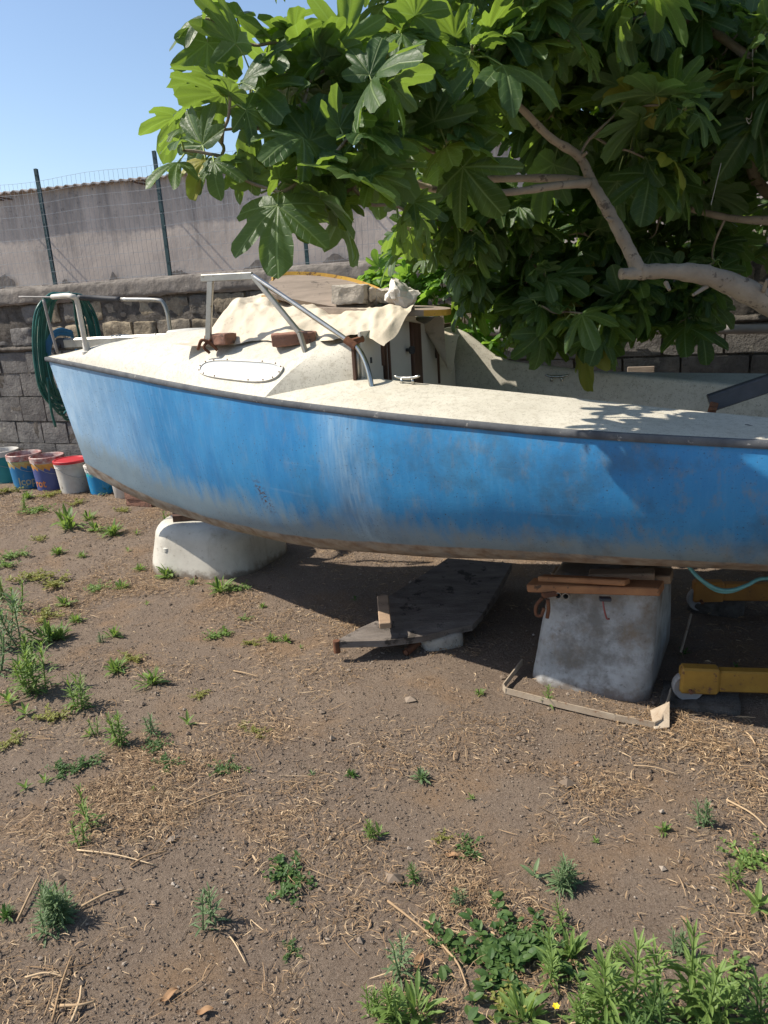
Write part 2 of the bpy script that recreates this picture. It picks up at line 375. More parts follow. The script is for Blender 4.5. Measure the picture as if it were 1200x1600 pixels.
def m_leaf(name='fig_leaf', dark=(0.018, 0.046, 0.016), light=(0.060, 0.112, 0.034), trans=(0.29, 0.44, 0.05)):
    t = NT(name); X = t.sep(t.uv()); x = t.math('ABSOLUTE', X[0]); y = X[1]; A = t.sep(t.attr('tint'))
    ds = []
    for a in (0, 46, 98):
        ca, sa = math.cos(R(a)), math.sin(R(a))
        across = t.math('ABSOLUTE', t.math('SUBTRACT', t.math('MULTIPLY', x, ca), t.math('MULTIPLY', y, sa)))
        along = t.math('ADD', t.math('MULTIPLY', x, sa), t.math('MULTIPLY', y, ca))
        ds.append(t.math('ADD', across, t.math('MULTIPLY', t.math('LESS_THAN', along, 0.0), 1.0)))
    dm = t.math('MINIMUM', t.math('MINIMUM', ds[0], ds[1]), ds[2])
    v1 = t.ramp(dm, 0.020, 0.006)
    # side veins: lines climbing off the nearest main vein
    w = t.math('FRACT', t.math('MULTIPLY', t.math('SUBTRACT', t.math('POWER', t.math('ADD', t.math('MULTIPLY', x, x), t.math('MULTIPLY', y, y)), 0.5), t.math('MULTIPLY', dm, 0.8)), 9.0))
    v2 = t.math('MULTIPLY', t.ramp(t.math('ABSOLUTE', t.math('SUBTRACT', w, 0.5)), 0.07, 0.02), 0.45)
    vein = t.math('MAXIMUM', v1, v2)
    c = t.mix(A[0], dark, light); c = t.mix(t.ramp(t.noise(30, 4, 0.6), 0.35, 0.7, 0, 0.4), c, (0.028, 0.075, 0.02))
    geo = t.node('ShaderNodeNewGeometry')
    c = t.mix(t.math('MULTIPLY', geo.outputs['Backfacing'], 0.55), c, (0.14, 0.22, 0.10))
    c = t.mix(t.math('MULTIPLY', vein, 0.6), c, (0.22, 0.30, 0.11))
    c = t.mix(t.math('MULTIPLY', t.math('GREATER_THAN', A[1], 0.985), 0.9), c, (0.30, 0.26, 0.05))
    t.bump(t.math('SUBTRACT', t.noise(60, 4, 0.6), t.math('MULTIPLY', vein, 0.8)), 0.5, 0.003)
    t.fin(c, 0.46, 0, 0.30)
    tr = t.node('ShaderNodeBsdfTranslucent'); t.L(t.mix(t.math('MULTIPLY', vein, 0.35), trans, (0.35, 0.55, 0.12)), tr.inputs[0])
    ms = t.node('ShaderNodeMixShader'); ms.inputs[0].default_value = 0.37; t.L(t.b.outputs[0], ms.inputs[1]); t.L(tr.outputs[0], ms.inputs[2]); t.L(ms.outputs[0], t.out.inputs[0])
    return t.m
def m_weed(name, a, b, tr_):
    t = NT(name); A = t.sep(t.attr('tint')); c = t.mix(A[0], a, b); t.fin(c, 0.55, 0, 0.3)
    tr = t.node('ShaderNodeBsdfTranslucent'); tr.inputs[0].default_value = (*tr_, 1)
    ms = t.node('ShaderNodeMixShader'); ms.inputs[0].default_value = 0.30; t.L(t.b.outputs[0], ms.inputs[1]); t.L(tr.outputs[0], ms.inputs[2]); t.L(ms.outputs[0], t.out.inputs[0]); return t.m
def m_tint(name, cols, rough=0.85):
    t = NT(name); A = t.sep(t.attr('tint')); c = cols[0]
    for i, k in enumerate(cols[1:]): c = t.mix(t.ramp(A[0], i / (len(cols) - 1), (i + 1) / (len(cols) - 1)), c, k)
    return t.fin(c, rough, 0, 0.25)
def m_tarp():
    t = NT('dirty_canvas'); c = t.mix(t.ramp(t.noise(4, 5, 0.6), 0.35, 0.7), (0.60, 0.525, 0.41), (0.50, 0.43, 0.325))
    c = t.mix(t.ramp(t.noise(11, 6, 0.75), 0.58, 0.70, 0, 0.6), c, (0.30, 0.25, 0.19)); c = t.mix(t.ramp(t.noise(70, 4, 0.7), 0.63, 0.69, 0, 0.6), c, (0.16, 0.13, 0.10))
    b = t.bump(t.noise(14, 5, 0.6), 0.5, 0.012); t.bump(t.noise(160, 4, 0.6), 0.2, 0.002, b); return t.fin(c, 0.75, 0, 0.25)
def m_tub2():
    t = NT('stained_fibreglass'); o = t.obj(); Z = t.sep(o)[2]
    c = t.mix(t.ramp(t.noise(5, 6, 0.65), 0.38, 0.66), (0.42, 0.415, 0.40), (0.22, 0.21, 0.19))
    c = t.mix(t.ramp(t.math('ADD', t.noise(6, 6, 0.7), t.math('MULTIPLY', Z, 0.50)), 0.62, 0.78, 0, 0.85), c, (0.19, 0.135, 0.085))
    c = t.mix(t.ramp(t.noise(3.3, 6, 0.72, t.map(o, (1, 1, 1), (3, 1, 7))), 0.50, 0.62, 0, 0.75), c, (0.13, 0.115, 0.095))
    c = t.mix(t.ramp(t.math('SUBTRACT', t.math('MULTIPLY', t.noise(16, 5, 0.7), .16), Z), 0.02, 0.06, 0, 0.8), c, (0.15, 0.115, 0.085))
    c = t.mix(t.ramp(t.noise(40, 6, 0.75), 0.60, 0.68, 0, 0.7), c, (0.10, 0.085, 0.07)); t.bump(t.noise(30, 6, 0.7), 0.35, 0.005); return t.fin(c, 0.6, 0, 0.35)

M = dict(
 hull=m_hull(), deck=m_deck(), wall=m_wall(), mortar=m_mortar(), concrete=m_concrete(), plaster=m_plaster(), soil=m_soil(), leaf=m_leaf(),
 leaf_sunlit=m_leaf('fig_leaf_sunlit', (0.055, 0.13, 0.025), (0.10, 0.21, 0.035), (0.34, 0.58, 0.06)), tarp=m_tarp(), tub2=m_tub2(),  # shrub leaves: back-lit sun put into their colour
 rubber=simple('grey_rubber_strip', (0.06, 0.065, 0.075), (0.12, 0.125, 0.13), 14, 0.8, 0, 0.4, 80, 0.003, ((0.30, 0.29, 0.27), 30, 0.62)),
 window=simple('clouded_acrylic', (0.26, 0.28, 0.295), (0.32, 0.345, 0.36), 5, 0.4, 0, 0.05, 60, 0.001, spec=0.6),
 white_trim=simple('white_trim', (0.58, 0.56, 0.50), (0.44, 0.42, 0.36), 20, 0.5, 0, 0.15, 90),
 alu=simple('dull_aluminium', (0.42, 0.41, 0.38), (0.30, 0.29, 0.26), 14, 0.38, 0.75, 0.15, 60, 0.002, ((0.22, 0.19, 0.14), 34, 0.60)),
 chrome=simple('stainless_tube', (0.55, 0.54, 0.50), (0.40, 0.38, 0.34), 20, 0.25, 0.9, 0.05, 80, 0.001, ((0.25, 0.18, 0.12), 40, 0.64)),
 paint_tube=simple('white_painted_tube', (0.62, 0.60, 0.54), (0.50, 0.47, 0.41), 16, 0.5, 0, 0.15, 80, 0.002, ((0.30, 0.22, 0.15), 40, 0.66)),
 black=simple('black_tape', (0.03, 0.032, 0.035), (0.06, 0.06, 0.065), 20, 0.6, 0, 0.2, 60),
 screw=simple('rusty_screw', (0.10, 0.06, 0.04), (0.18, 0.12, 0.08), 60, 0.7, 0.3, 0),
 darkwood=simple('dark_varnished_wood', (0.065, 0.032, 0.020), (0.13, 0.07, 0.045), 6, 0.6, 0, 0.4, 30, 0.003, stretch=(8, 8, 1)),
 panel=simple('cream_laminate', (0.62, 0.59, 0.52), (0.54, 0.51, 0.44), 4, 0.5, 0, 0.08, 60, 0.001, ((0.30, 0.26, 0.2), 45, 0.68)),
 wood=simple('weathered_timber', (0.36, 0.25, 0.16), (0.24, 0.165, 0.11), 5, 0.8, 0, 0.6, 30, 0.004, ((0.12, 0.08, 0.05), 20, 0.62), stretch=(1, 6, 6)),
 wood_o=simple('orange_timber', (0.42, 0.20, 0.085), (0.26, 0.115, 0.05), 7, 0.75, 0, 0.5, 40, 0.004, ((0.08, 0.045, 0.025), 24, 0.60)),
 wood_y=simple('yellow_timber', (0.52, 0.36, 0.18), (0.40, 0.26, 0.12), 7, 0.75, 0, 0.4, 40, 0.003),
 ply=simple('grey_plywood', (0.30, 0.24, 0.19), (0.20, 0.16, 0.125), 6, 0.85, 0, 0.6, 40, 0.004, ((0.10, 0.08, 0.065), 18, 0.60), stretch=(1, 5, 5)),
 ply_shaded=simple('shaded_plywood', (0.20, 0.17, 0.145), (0.11, 0.092, 0.078), 6, 0.9, 0, 0.9, 30, 0.008, ((0.05, 0.042, 0.035), 12, 0.56), stretch=(1, 4, 4)),  # plywood with the shade under the hull put into its colour
 ply_edge=simple('yellow_painted_edge', (0.62, 0.37, 0.05), (0.46, 0.25, 0.04), 12, 0.7, 0, 0.5, 50, 0.004, ((0.14, 0.08, 0.04), 22, 0.56)),
 brick=simple('old_red_brick', (0.30, 0.155, 0.105), (0.20, 0.105, 0.075), 12, 0.92, 0, 0.9, 60, 0.006, ((0.10, 0.07, 0.055), 20, 0.58)),
 stone=simple('rough_limestone', (0.46, 0.41, 0.34), (0.33, 0.29, 0.24), 12, 0.92, 0, 0.9, 50, 0.008, ((0.18, 0.155, 0.13), 22, 0.60)),
 plasterchunk=simple('broken_plaster', (0.70, 0.65, 0.58), (0.58, 0.53, 0.46), 9, 0.9, 0, 0.6, 50, 0.006),
 greenpaint=simple('dark_green_post_paint', (0.010, 0.035, 0.040), (0.016, 0.05, 0.056), 12, 0.5, 0, 0.15, 80),
 wire=simple('galvanised_wire', (0.36, 0.38, 0.40), (0.26, 0.27, 0.28), 9, 0.5, 0.4, 0),
 hose=simple('green_hose', (0.012, 0.085, 0.072), (0.022, 0.14, 0.115), 12, 0.38, 0, 0.1, 60, 0.001),
 hose_b=simple('blue_hose', (0.03, 0.13, 0.25), (0.05, 0.20, 0.34), 12, 0.4, 0, 0.1, 60, 0.001),
 hose_t=simple('clear_teal_hose', (0.10, 0.27, 0.27), (0.15, 0.36, 0.35), 30, 0.25, 0, 0.1, 60, 0.001),
 yellow=simple('chipped_yellow_steel', (0.40, 0.215, 0.030), (0.27, 0.14, 0.022), 9, 0.6, 0, 0.3, 60, 0.003, ((0.13, 0.06, 0.03), 22, 0.58)),
 orange=simple('old_orange_steel', (0.40, 0.17, 0.03), (0.30, 0.12, 0.022), 9, 0.65, 0, 0.3, 60, 0.003, ((0.10, 0.05, 0.03), 20, 0.58)),
 rust=simple('rusted_iron', (0.20, 0.085, 0.04), (0.11, 0.05, 0.03), 22, 0.9, 0.2, 0.8, 70, 0.004),
 tin=simple('bent_tin', (0.50, 0.42, 0.32), (0.36, 0.28, 0.2), 14, 0.6, 0.3, 0.4, 40, 0.003, ((0.22, 0.11, 0.06), 16, 0.60)),
 darkbeam=simple('black_painted_beam', (0.030, 0.032, 0.038), (0.06, 0.062, 0.07), 12, 0.5, 0, 0.3, 60, 0.003, ((0.16, 0.13, 0.10), 26, 0.66)),
 pipe=simple('grey_plastic_pipe', (0.30, 0.28, 0.26), (0.22, 0.20, 0.185), 7, 0.6, 0, 0.2, 60),
 bark=simple('fig_bark', (0.33, 0.27, 0.20), (0.22, 0.175, 0.13), 9, 0.88, 0, 0.9, 45, 0.006, ((0.11, 0.085, 0.065), 24, 0.57)),
 twig=simple('green_twig', (0.16, 0.17, 0.07), (0.22, 0.18, 0.10), 10, 0.7, 0, 0.3, 60),
 petiole=simple('leaf_stalk', (0.22, 0.30, 0.09), (0.30, 0.36, 0.12), 10, 0.6, 0, 0),
 string=simple('white_string', (0.62, 0.58, 0.5), (0.5, 0.46, 0.4), 30, 0.8, 0, 0),
 b_white=simple('bucket_white', (0.60, 0.57, 0.52), (0.46, 0.42, 0.37), 9, 0.5, 0, 0.15, 50, 0.002, ((0.28, 0.23, 0.18), 16, 0.60)),
 b_red=simple('bucket_red', (0.48, 0.030, 0.040), (0.38, 0.025, 0.032), 9, 0.45, 0, 0.1, 50, 0.002, ((0.30, 0.16, 0.12), 18, 0.62)),
 b_rim=simple('bucket_rim_stained', (0.28, 0.07, 0.06), (0.50, 0.42, 0.38), 26, 0.6, 0, 0.2, 50),
 b_inner=simple('bucket_inside', (0.22, 0.05, 0.045), (0.30, 0.10, 0.085), 12, 0.6, 0, 0.2, 50),
 b_teal=simple('bucket_teal', (0.02, 0.19, 0.21), (0.03, 0.25, 0.25), 6, 0.5, 0, 0.1, 50),
 b_orange=simple('bucket_letters', (0.60, 0.22, 0.06), (0.52, 0.18, 0.05), 9, 0.6, 0, 0),
 b_pale=simple('bucket_pale_letters', (0.45, 0.40, 0.25), (0.38, 0.34, 0.22), 9, 0.6, 0, 0),
 stalk=m_tint('dry_straw', [(0.15, 0.092, 0.050), (0.29, 0.19, 0.105), (0.56, 0.42, 0.26)]),
 grit=m_tint('gravel_grains', [(0.095, 0.070, 0.052), (0.165, 0.125, 0.092), (0.24, 0.19, 0.145), (0.42, 0.37, 0.31)], 0.95),
 dleaf=simple('dry_leaf', (0.30, 0.175, 0.085), (0.22, 0.12, 0.06), 20, 0.8, 0, 0.3, 60),
 w1=m_weed('weed_green', (0.085, 0.15, 0.040), (0.18, 0.26, 0.07), (0.34, 0.50, 0.09)),
 w2=m_weed('weed_bluegreen', (0.10, 0.155, 0.075), (0.18, 0.25, 0.12), (0.20, 0.34, 0.10)),
 w3=m_weed('weed_dark', (0.045, 0.095, 0.028), (0.09, 0.15, 0.04), (0.12, 0.26, 0.04)),
 w4=m_weed('weed_yellow', (0.16, 0.18, 0.04), (0.25, 0.24, 0.06), (0.40, 0.40, 0.08)),
 flower=simple('yellow_petal', (0.75, 0.55, 0.02), (0.8, 0.6, 0.03), 9, 0.6, 0, 0),
)
def m_label(name, base, cols):
    """a bucket wrap: flames of warm colour above a blue field, worn at the edges"""
    t = NT(name); X = t.sep(t.uv())
    w = t.math('MULTIPLY', t.math('PINGPONG', t.math('ADD', t.math('MULTIPLY', X[0], 16.0), t.math('MULTIPLY', X[1], 3.0)), 0.5), 0.22)
    k = t.math('ADD', X[1], w)
    c = t.mix(t.math('GREATER_THAN', k, 0.86), cols[0], cols[1]); c = t.mix(t.math('GREATER_THAN', k, 0.97), c, cols[2])
    c = t.mix(t.ramp(t.noise(22, 5, 0.7), 0.56, 0.66, 0, 0.6), c, base); return t.fin(c, 0.5, 0, 0.4)
def m_tub1():
    t = NT('white_fibreglass'); o = t.obj(); Z = t.sep(o)[2]
    c = t.mix(t.ramp(t.noise(4, 5, 0.6), 0.36, 0.68), (0.56, 0.53, 0.46), (0.42, 0.39, 0.33))
    c = t.mix(t.ramp(t.noise(28, 6, 0.75), 0.58, 0.68, 0, 0.7), c, (0.24, 0.20, 0.15))
    c = t.mix(t.ramp(t.noise(8, 6, 0.7, t.map(o, (1, 1, .25))), 0.55, 0.68, 0, 0.5), c, (0.30, 0.26, 0.20))
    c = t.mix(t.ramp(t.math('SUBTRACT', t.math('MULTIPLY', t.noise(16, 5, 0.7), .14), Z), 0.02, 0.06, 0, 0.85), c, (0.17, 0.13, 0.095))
    b = t.bump(t.noise(3, 4, 0.5), 0.3, 0.02); t.bump(t.noise(50, 5, 0.7), 0.3, 0.003, b); return t.fin(c, 0.55, 0, 0.35)
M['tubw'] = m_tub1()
M['wrap1'] = m_label('bucket_wrap_blue', (0.12, 0.22, 0.24), [(0.02, 0.16, 0.34), (0.45, 0.30, 0.10), (0.42, 0.38, 0.16)])
M['wrap2'] = m_label('bucket_wrap_violet', (0.14, 0.13, 0.22), [(0.07, 0.09, 0.24), (0.48, 0.22, 0.05), (0.55, 0.28, 0.06)])
M['wrap3'] = m_label('bucket_wrap_sky', (0.16, 0.30, 0.30), [(0.01, 0.20, 0.42), (0.02, 0.34, 0.36), (0.30, 0.34, 0.36)])

# ------------------------------------------------------------------ the setting: ground
def axis(a, b, st, far, k=1.35):
    c = list(np.arange(a, b + 1e-6, st)); d = st
    while c[-1] < far: d *= k; c.append(c[-1] + d)
    d = st
    while c[0] > -far: d *= k; c.insert(0, c[0] - d)
    return np.array(c)
gx = axis(-4.6, 3.4, 0.028, 500); gy = axis(0.8, 8.2, 0.028, 500)
XX, YY = np.meshgrid(gx, gy, indexing='ij'); ZZ = gh(XX, YY)
fine = (np.abs(XX + 0.6) < 4.2) & (YY > 0.7) & (YY < 8.4)
ZZ = ZZ + np.where(fine, 0.004 * fbm(XX * 22, YY * 22, 3), 0)
nx, ny = XX.shape; I = np.arange(nx * ny).reshape(nx, ny)
gm = MB(); gm.add(np.stack([XX.ravel(), YY.ravel(), ZZ.ravel()], 1), np.stack([I[:-1, :-1].ravel(), I[1:, :-1].ravel(), I[1:, 1:].ravel(), I[:-1, 1:].ravel()], 1))
struct('ground', gm, M['soil'], smooth=True)
# the higher ground behind the retaining wall
tm = MB(); q = [WL(-40, -0.26, 1.70), WL(60, -0.26, 1.70), WL(60, -60, 1.70), WL(-40, -60, 1.70)]
tm.add(q, [[3, 2, 1, 0]] if True else None); struct('terrace', tm, M['soil'])

# ------------------------------------------------------------------ block wall
wall = thing('block_wall', 'old retaining wall of grey lava blocks and brown stone behind the boat', 'wall', WL(0, 0, 0))
T0, T1 = -5.0, 10.5
bk = MB()
rows = [(-0.05, 0.12, 0), (0.12, 0.36, 0), (0.36, 0.575, 0), (0.575, 0.82, 0), (0.82, 1.05, 0), (1.05, 1.255, 0), (1.30, 1.49, 1), (1.49, 1.685, 1)]
rr = random.Random(3)
for ri, (za, zb, tuff) in enumerate(rows):
    t = T0 - rr.random() * 0.3
    while t < T1:
        L = rr.uniform(0.30, 0.46) if not tuff else rr.uniform(0.17, 0.40)
        near = 0.0 < t < 8
        if tuff and rr.random() < 0.12: t += 0.05
        gap = 0.012 if not tuff else rr.uniform(0.018, 0.035)
        hh = zb - za - (0.010 if not tuff else rr.uniform(0.012, 0.04))
        tn = (rr.uniform(0.40, 0.9) if t > 0.75 else rr.uniform(0.2, 0.55)) if tuff else rr.uniform(0, 0.28)
        c = WL(t + L / 2, -0.115 + rr.uniform(-0.014, 0.012) * (2.0 if tuff else 0.6), (za + zb) / 2 + rr.uniform(-.004, .004))
        block(bk, c, (L - gap, 0.23, hh), (0, rr.uniform(-.02, .02) if tuff else 0, -WA), amp=0.017 if tuff else 0.006, sc=11, cuts=(7 if tuff else 5) if near else 3, rnd=0.10 if tuff else 0.035, seed=ri * 50 + t, col=(tn, rr.random() * (0.8 if tuff else 0.5), rr.random(), 1))
        t += L
part('blocks', bk, M['wall'], wall, smooth=True, sharp=60)
mo = MB()
grid(mo, lambda a, b: WL(T0 - .3 + (T1 - T0 + .5) * a, -0.016 + 0.022 * float(fbm(np.array(a * 130.), np.array(b * 18.), 3)), -0.1 + 1.82 * b), 420, 50)
grid(mo, lambda a, b: WL(T0 - .3 + (T1 - T0 + .5) * a, -0.26, -0.1 + 1.80 * b), 4, 2, flip=True)
def ledge(a, b):
    t = T0 + (T1 - T0) * a; n_ = float(fbm(np.array(t * 6.), np.array(b * 4.), 4)); ang = math.pi * b
    return WL(t, -0.02 + (0.035 + 0.016 * n_) * math.sin(ang), 1.278 + 0.022 * math.cos(ang) * (1 + n_ * .6))
grid(mo, ledge, 400, 6)
part('mortar', mo, M['mortar'], wall, smooth=True)
cp = MB()
def coping(a, b):
    t = T0 + (T1 - T0) * a; k = b * 4
    P = [(0.015, 1.680), (0.032, 1.70), (0.030, 1.81), (0.012, 1.838), (-0.27, 1.845), ]
    i = min(int(k), 3); f = k - i; o = P[i][0] * (1 - f) + P[i + 1][0] * f; z = P[i][1] * (1 - f) + P[i + 1][1] * f
    n1 = float(fbm(np.array(t * 5.), np.array(b * 3.), 5)); n2 = float(fbm(np.array(t * 9. + 40), np.array(b * 7.), 4))
    n3 = float(fbm(np.array(t * 31.), np.array(b * 19.), 3))
    return WL(t, o + 0.005 * n1 + .007 * n3, z + 0.004 * n2 + .005 * n3 + (0.016 * n1 if b < .15 else 0))
grid(cp, coping, 900, 16, flip=False)
part('coping', cp, M['concrete'], wall, smooth=True)

# ------------------------------------------------------------------ wire fence on the wall
fence = thing('wire_fence', 'welded wire fence with dark green posts along the top of the wall', 'fence', WL(0, -0.12, 1.84))
for t in [-4.1, -2.8, -1.53, -0.24, 1.04, 2.33, 3.67, 5.0, 6.3, 7.6, 8.9]:
    pm = MB(); o = -0.12; a = WL(t, o, 1.80); b = WL(t, o, 2.845)
    beam(pm, a, b, 0.034, 0.005, up=(wn[0], wn[1], 0)); beam(pm, a + np.array([wn[0], wn[1], 0]) * -0.018, b + np.array([wn[0], wn[1], 0]) * -0.018, 0.005, 0.032, up=(wn[0], wn[1], 0))
    for k in range(7): tube(pm, [WL(t, o + .003, 1.95 + k * .14), WL(t, o + .010, 1.95 + k * .14)], 0.004, 6)
    part('fence_post', pm, M['greenpaint'], fence)
wm = MB()
def wobble(t, z): return -0.112 + 0.012 * math.sin(t * 3.1 + z * 2), z + 0.012 * math.sin(t * 4.8) * (z - 1.8) 
ts = np.arange(-4.0, 9.0, 0.0507)
for t in ts:
    pts = []
    for z in (1.83, 2.1, 2.4, 2.745): o, z2 = wobble(t, z); pts.append(WL(t + 0.006 * math.sin(z * 7 + t), o, z2))
    tube(wm, pts, 0.0011, 3, cap=False)
for z in (1.86, 1.96, 2.06, 2.16, 2.26, 2.36, 2.46, 2.56, 2.65, 2.745):
    pts = []
    for t in np.arange(-4.0, 9.05, 0.2): o, z2 = wobble(t, z); pts.append(WL(t, o + .002, z2))
    tube(wm, pts, 0.0013, 3, cap=False)
part('wire_mesh', wm, M['wire'], fence)

# ------------------------------------------------------------------ the long grey building behind
FA = R(14); fd = np.array([math.cos(FA), -math.sin(FA)]); fn = np.array([-math.sin(FA), -math.cos(FA)]); F0 = D(0, 305, 10.5)[:2]
def FL(t, o, z): q_ = F0 + fd * t + fn * o; return np.array([q_[0], q_[1], z])
bld = thing('long_building', 'long low building with stained grey rendered wall and corrugated roof edge', 'building', FL(0, 0, 1.7))
fm = MB()
grid(fm, lambda a, b: FL(-12 + 34 * a, 0.010 * float(fbm(np.array(a * 60.), np.array(b * 6.), 4)), 1.6 + 1.47 * b), 260, 20)
q = [FL(-12, -.1, 1.6), FL(22, -.1, 1.6), FL(22, -7, 1.6), FL(-12, -7, 1.6)]; q2 = [p + np.array([0, 0, 1.42]) for p in q]
fm.add(q + q2, [[1, 2, 6, 5], [2, 3, 7, 6], [3, 0, 4, 7]])
part('wall', fm, M['plaster'], bld, smooth=True)
rm = MB()
nt = 34 * 8 * 8
aa = np.linspace(-12, 22, nt + 1); cz = 0.013 * np.cos(2 * np.pi * aa / 0.125)
for lay, dz in ((0, 0.0), (1, -0.012)):
    V = []
    for o, zz in ((0.07, 3.075), (-3.5, 3.30)):
        for t_, c_ in zip(aa, cz): V.append(FL(t_, o, zz + c_ + dz))
    n1 = nt + 1; k = np.arange(nt); Fq = np.stack([k, k + 1, k + 1 + n1, k + n1], 1)
    rm.add(V, Fq if lay == 0 else Fq[:, ::-1])
V = [FL(t_, 0.07, 3.075 + c_) for t_, c_ in zip(aa, cz)] + [FL(t_, 0.07, 3.063 + c_) for t_, c_ in zip(aa, cz)]
rm.add(V, np.stack([k + n1, k + 1 + n1, k + 1, k], 1))
part('roof', rm, M['plaster'], bld, smooth=False)
for x, y in ((6, 313), (228, 288), (520, 262), (900, 236)):          # stubs of old brackets under the eaves
    p = PL(x, y, [F0[0], F0[1], 0], [fn[0], fn[1], 0]); t_ = (p[:2] - F0) @ fd; z_ = p[2]
    sm = MB()
    for dt in (0, 0.13): tube(sm, spline([FL(t_ + dt, -0.02, z_), FL(t_ + dt - .06, 0.08, z_ + .012), FL(t_ + dt - .10, 0.16, z_ + .03)], 4), 0.011, 6)
    part('bracket', sm, M['screw'], bld, smooth=True)
for x0, x1, y0 in ((18, 78, 436), (186, 262, 423), (395, 470, 411), (560, 640, 398)):   # low slabs at the foot of the wall
    pa = PL(x0, y0, F0.tolist() + [0], [fn[0], fn[1], 0]); pb = PL(x1, y0, F0.tolist() + [0], [fn[0], fn[1], 0])
    ta = (pa[:2] - F0) @ fd; tb = (pb[:2] - F0) @ fd; sm = MB()
    beam(sm, FL(ta, 0.10, 1.83), FL(tb, 0.10, 1.83), 0.14, 0.22, bev=.01); part('foot_slab', sm, M['concrete'], bld)
r2 = random.Random(5)
for x0, x1, y0 in ((-10, 26, 433), (96, 118, 428), (170, 192, 425), (262, 300, 415), (380, 450, 404), (505, 560, 392), (-40, -12, 430)):
    pa = PL(x0, y0, F0.tolist() + [0], [fn[0], fn[1], 0]); pb = PL(x1, y0, F0.tolist() + [0], [fn[0], fn[1], 0])
    ta = (pa[:2] - F0) @ fd; tb = (pb[:2] - F0) @ fd; n_ = 16; z_ = pa[2]; top = []
    for i in range(n_ + 1): z_ += r2.uniform(-.022, .022); top.append((ta + (tb - ta) * i / n_, z_ - .06 - .07 * (abs(i / n_ - .45) * 2) ** 1.5))
    V = [FL(t_, 0.048, q_) for t_, q_ in top] + [FL(t_, 0.048, 1.72) for t_, _ in top]; bm_ = MB()
    bm_.add(V, [[i, i + n_ + 1, i + n_ + 2, i + 1] for i in range(n_)]); part('broken_render', bm_, M['concrete'], bld)

# pipe along the foot of the big wall behind the boat
pm = MB(); pa = WP(745, 518, 0.07); pb = WP(1185, 514, 0.07); dv = (pb - pa)
tube(pm, [pa - dv * 0.05, pa, pb, pb + dv * .9], 0.030, 12)
for f in (0.1, .55, 1.1, 1.6): tube(pm, [pa + dv * f - dv / np.linalg.norm(dv) * .03, pa + dv * f + dv / np.linalg.norm(dv) * .03], 0.035, 12)
whole('drain_pipe', pm, M['pipe'], 'grey plastic pipe running along the dark wall behind the cockpit', 'pipe', pa, smooth=True, sharp=40)
pm = MB(); a = WP(1003, 600, 0.10); beam(pm, a + np.array([0, 0, -1.05]), a + np.array([-.01, 0, .12]), 0.18, 0.03, up=(wn[0], wn[1], 0), bev=.004)
whole('leaning_plank', pm, M['ply'], 'weathered grey plank standing against the wall behind the cockpit', 'plank', a + np.array([0, 0, -1.05]))

# ------------------------------------------------------------------ the boat
boat = thing('sailboat', 'old blue and white cabin sailboat resting on tubs under the fig tree', 'sailboat', BL(2.3, 0, 0))
SE = 5.35
_B = spline([(0, 0.004, 0), (0.12, 0.042, 0), (0.4, 0.118, 0), (0.81, 0.243, 0), (1.4, 0.440, 0), (1.96, 0.602, 0), (2.4, 0.693, 0), (2.81, 0.752, 0), (3.48, 0.800, 0), (4.1, 0.800, 0), (SE, 0.72, 0)], 10)
_bx = [p[0] for p in _B]; _by = [p[1] for p in _B]
def HB(s): return float(np.interp(s, _bx, _by))
_Z = spline([(0, 1.34, 0), (.4, 1.305, 0), (.81, 1.271, 0), (1.4, 1.228, 0), (1.96, 1.192, 0), (2.81, 1.146, 0), (3.48, 1.117, 0), (SE, 1.080, 0)], 8)
def ZS(s): return float(np.interp(s, [p[0] for p in _Z], [p[1] for p in _Z]))
_K = spline([(0, .655, 0), (.15, .60, 0), (.4, .52, 0), (.8, .435, 0), (1.3, .40, 0), (1.9, .405, 0), (2.5, .445, 0), (3.1, .505, 0), (3.9, .565, 0), (SE, .64, 0)], 6)
def ZK(s): return float(np.interp(s, [p[0] for p in _K], [p[1] for p in _K]))
PM = [(1.0, 0), (1.010, .15), (1.004, .3), (.980, .45), (.938, .58), (.878, .70), (.82, .78), (.735, .86), (.595, .925), (.40, .965), (.2, .988), (0, 1.0)]
PB = [(1.0, 0), (.93, .15), (.86, .3), (.78, .45), (.69, .58), (.60, .70), (.52, .78), (.43, .86), (.32, .925), (.20, .965), (.10, .988), (0, 1.0)]
def hull_pt(s, j, side):
    k = min(1, max(0, s / 2.0)); k = k * k * (3 - 2 * k)
    f = PB[j][0] * (1 - k) + PM[j][0] * k; v = PB[j][1]
    rake = 0.17 * max(0, 1 - s / 1.6)
    zz = ZS(s) + (ZK(s) - ZS(s)) * v
    w = HB(s) * f
    w += 0.004 * math.sin(s * 9) * math.sin(v * 5) + 0.010 * math.exp(-((s - 2.33 + .08 * v) / .07) ** 2) * min(1, v * 4) * (1 - v)
    if j == len(PM) - 1: w = 0
    return BL(s + rake * v, side * max(w, 0.0), zz), (s + rake * v, v)
hm = MB(); NS = 150; nj = len(PM)
ss = [SE * (i / NS) ** 1.25 for i in range(NS + 1)]
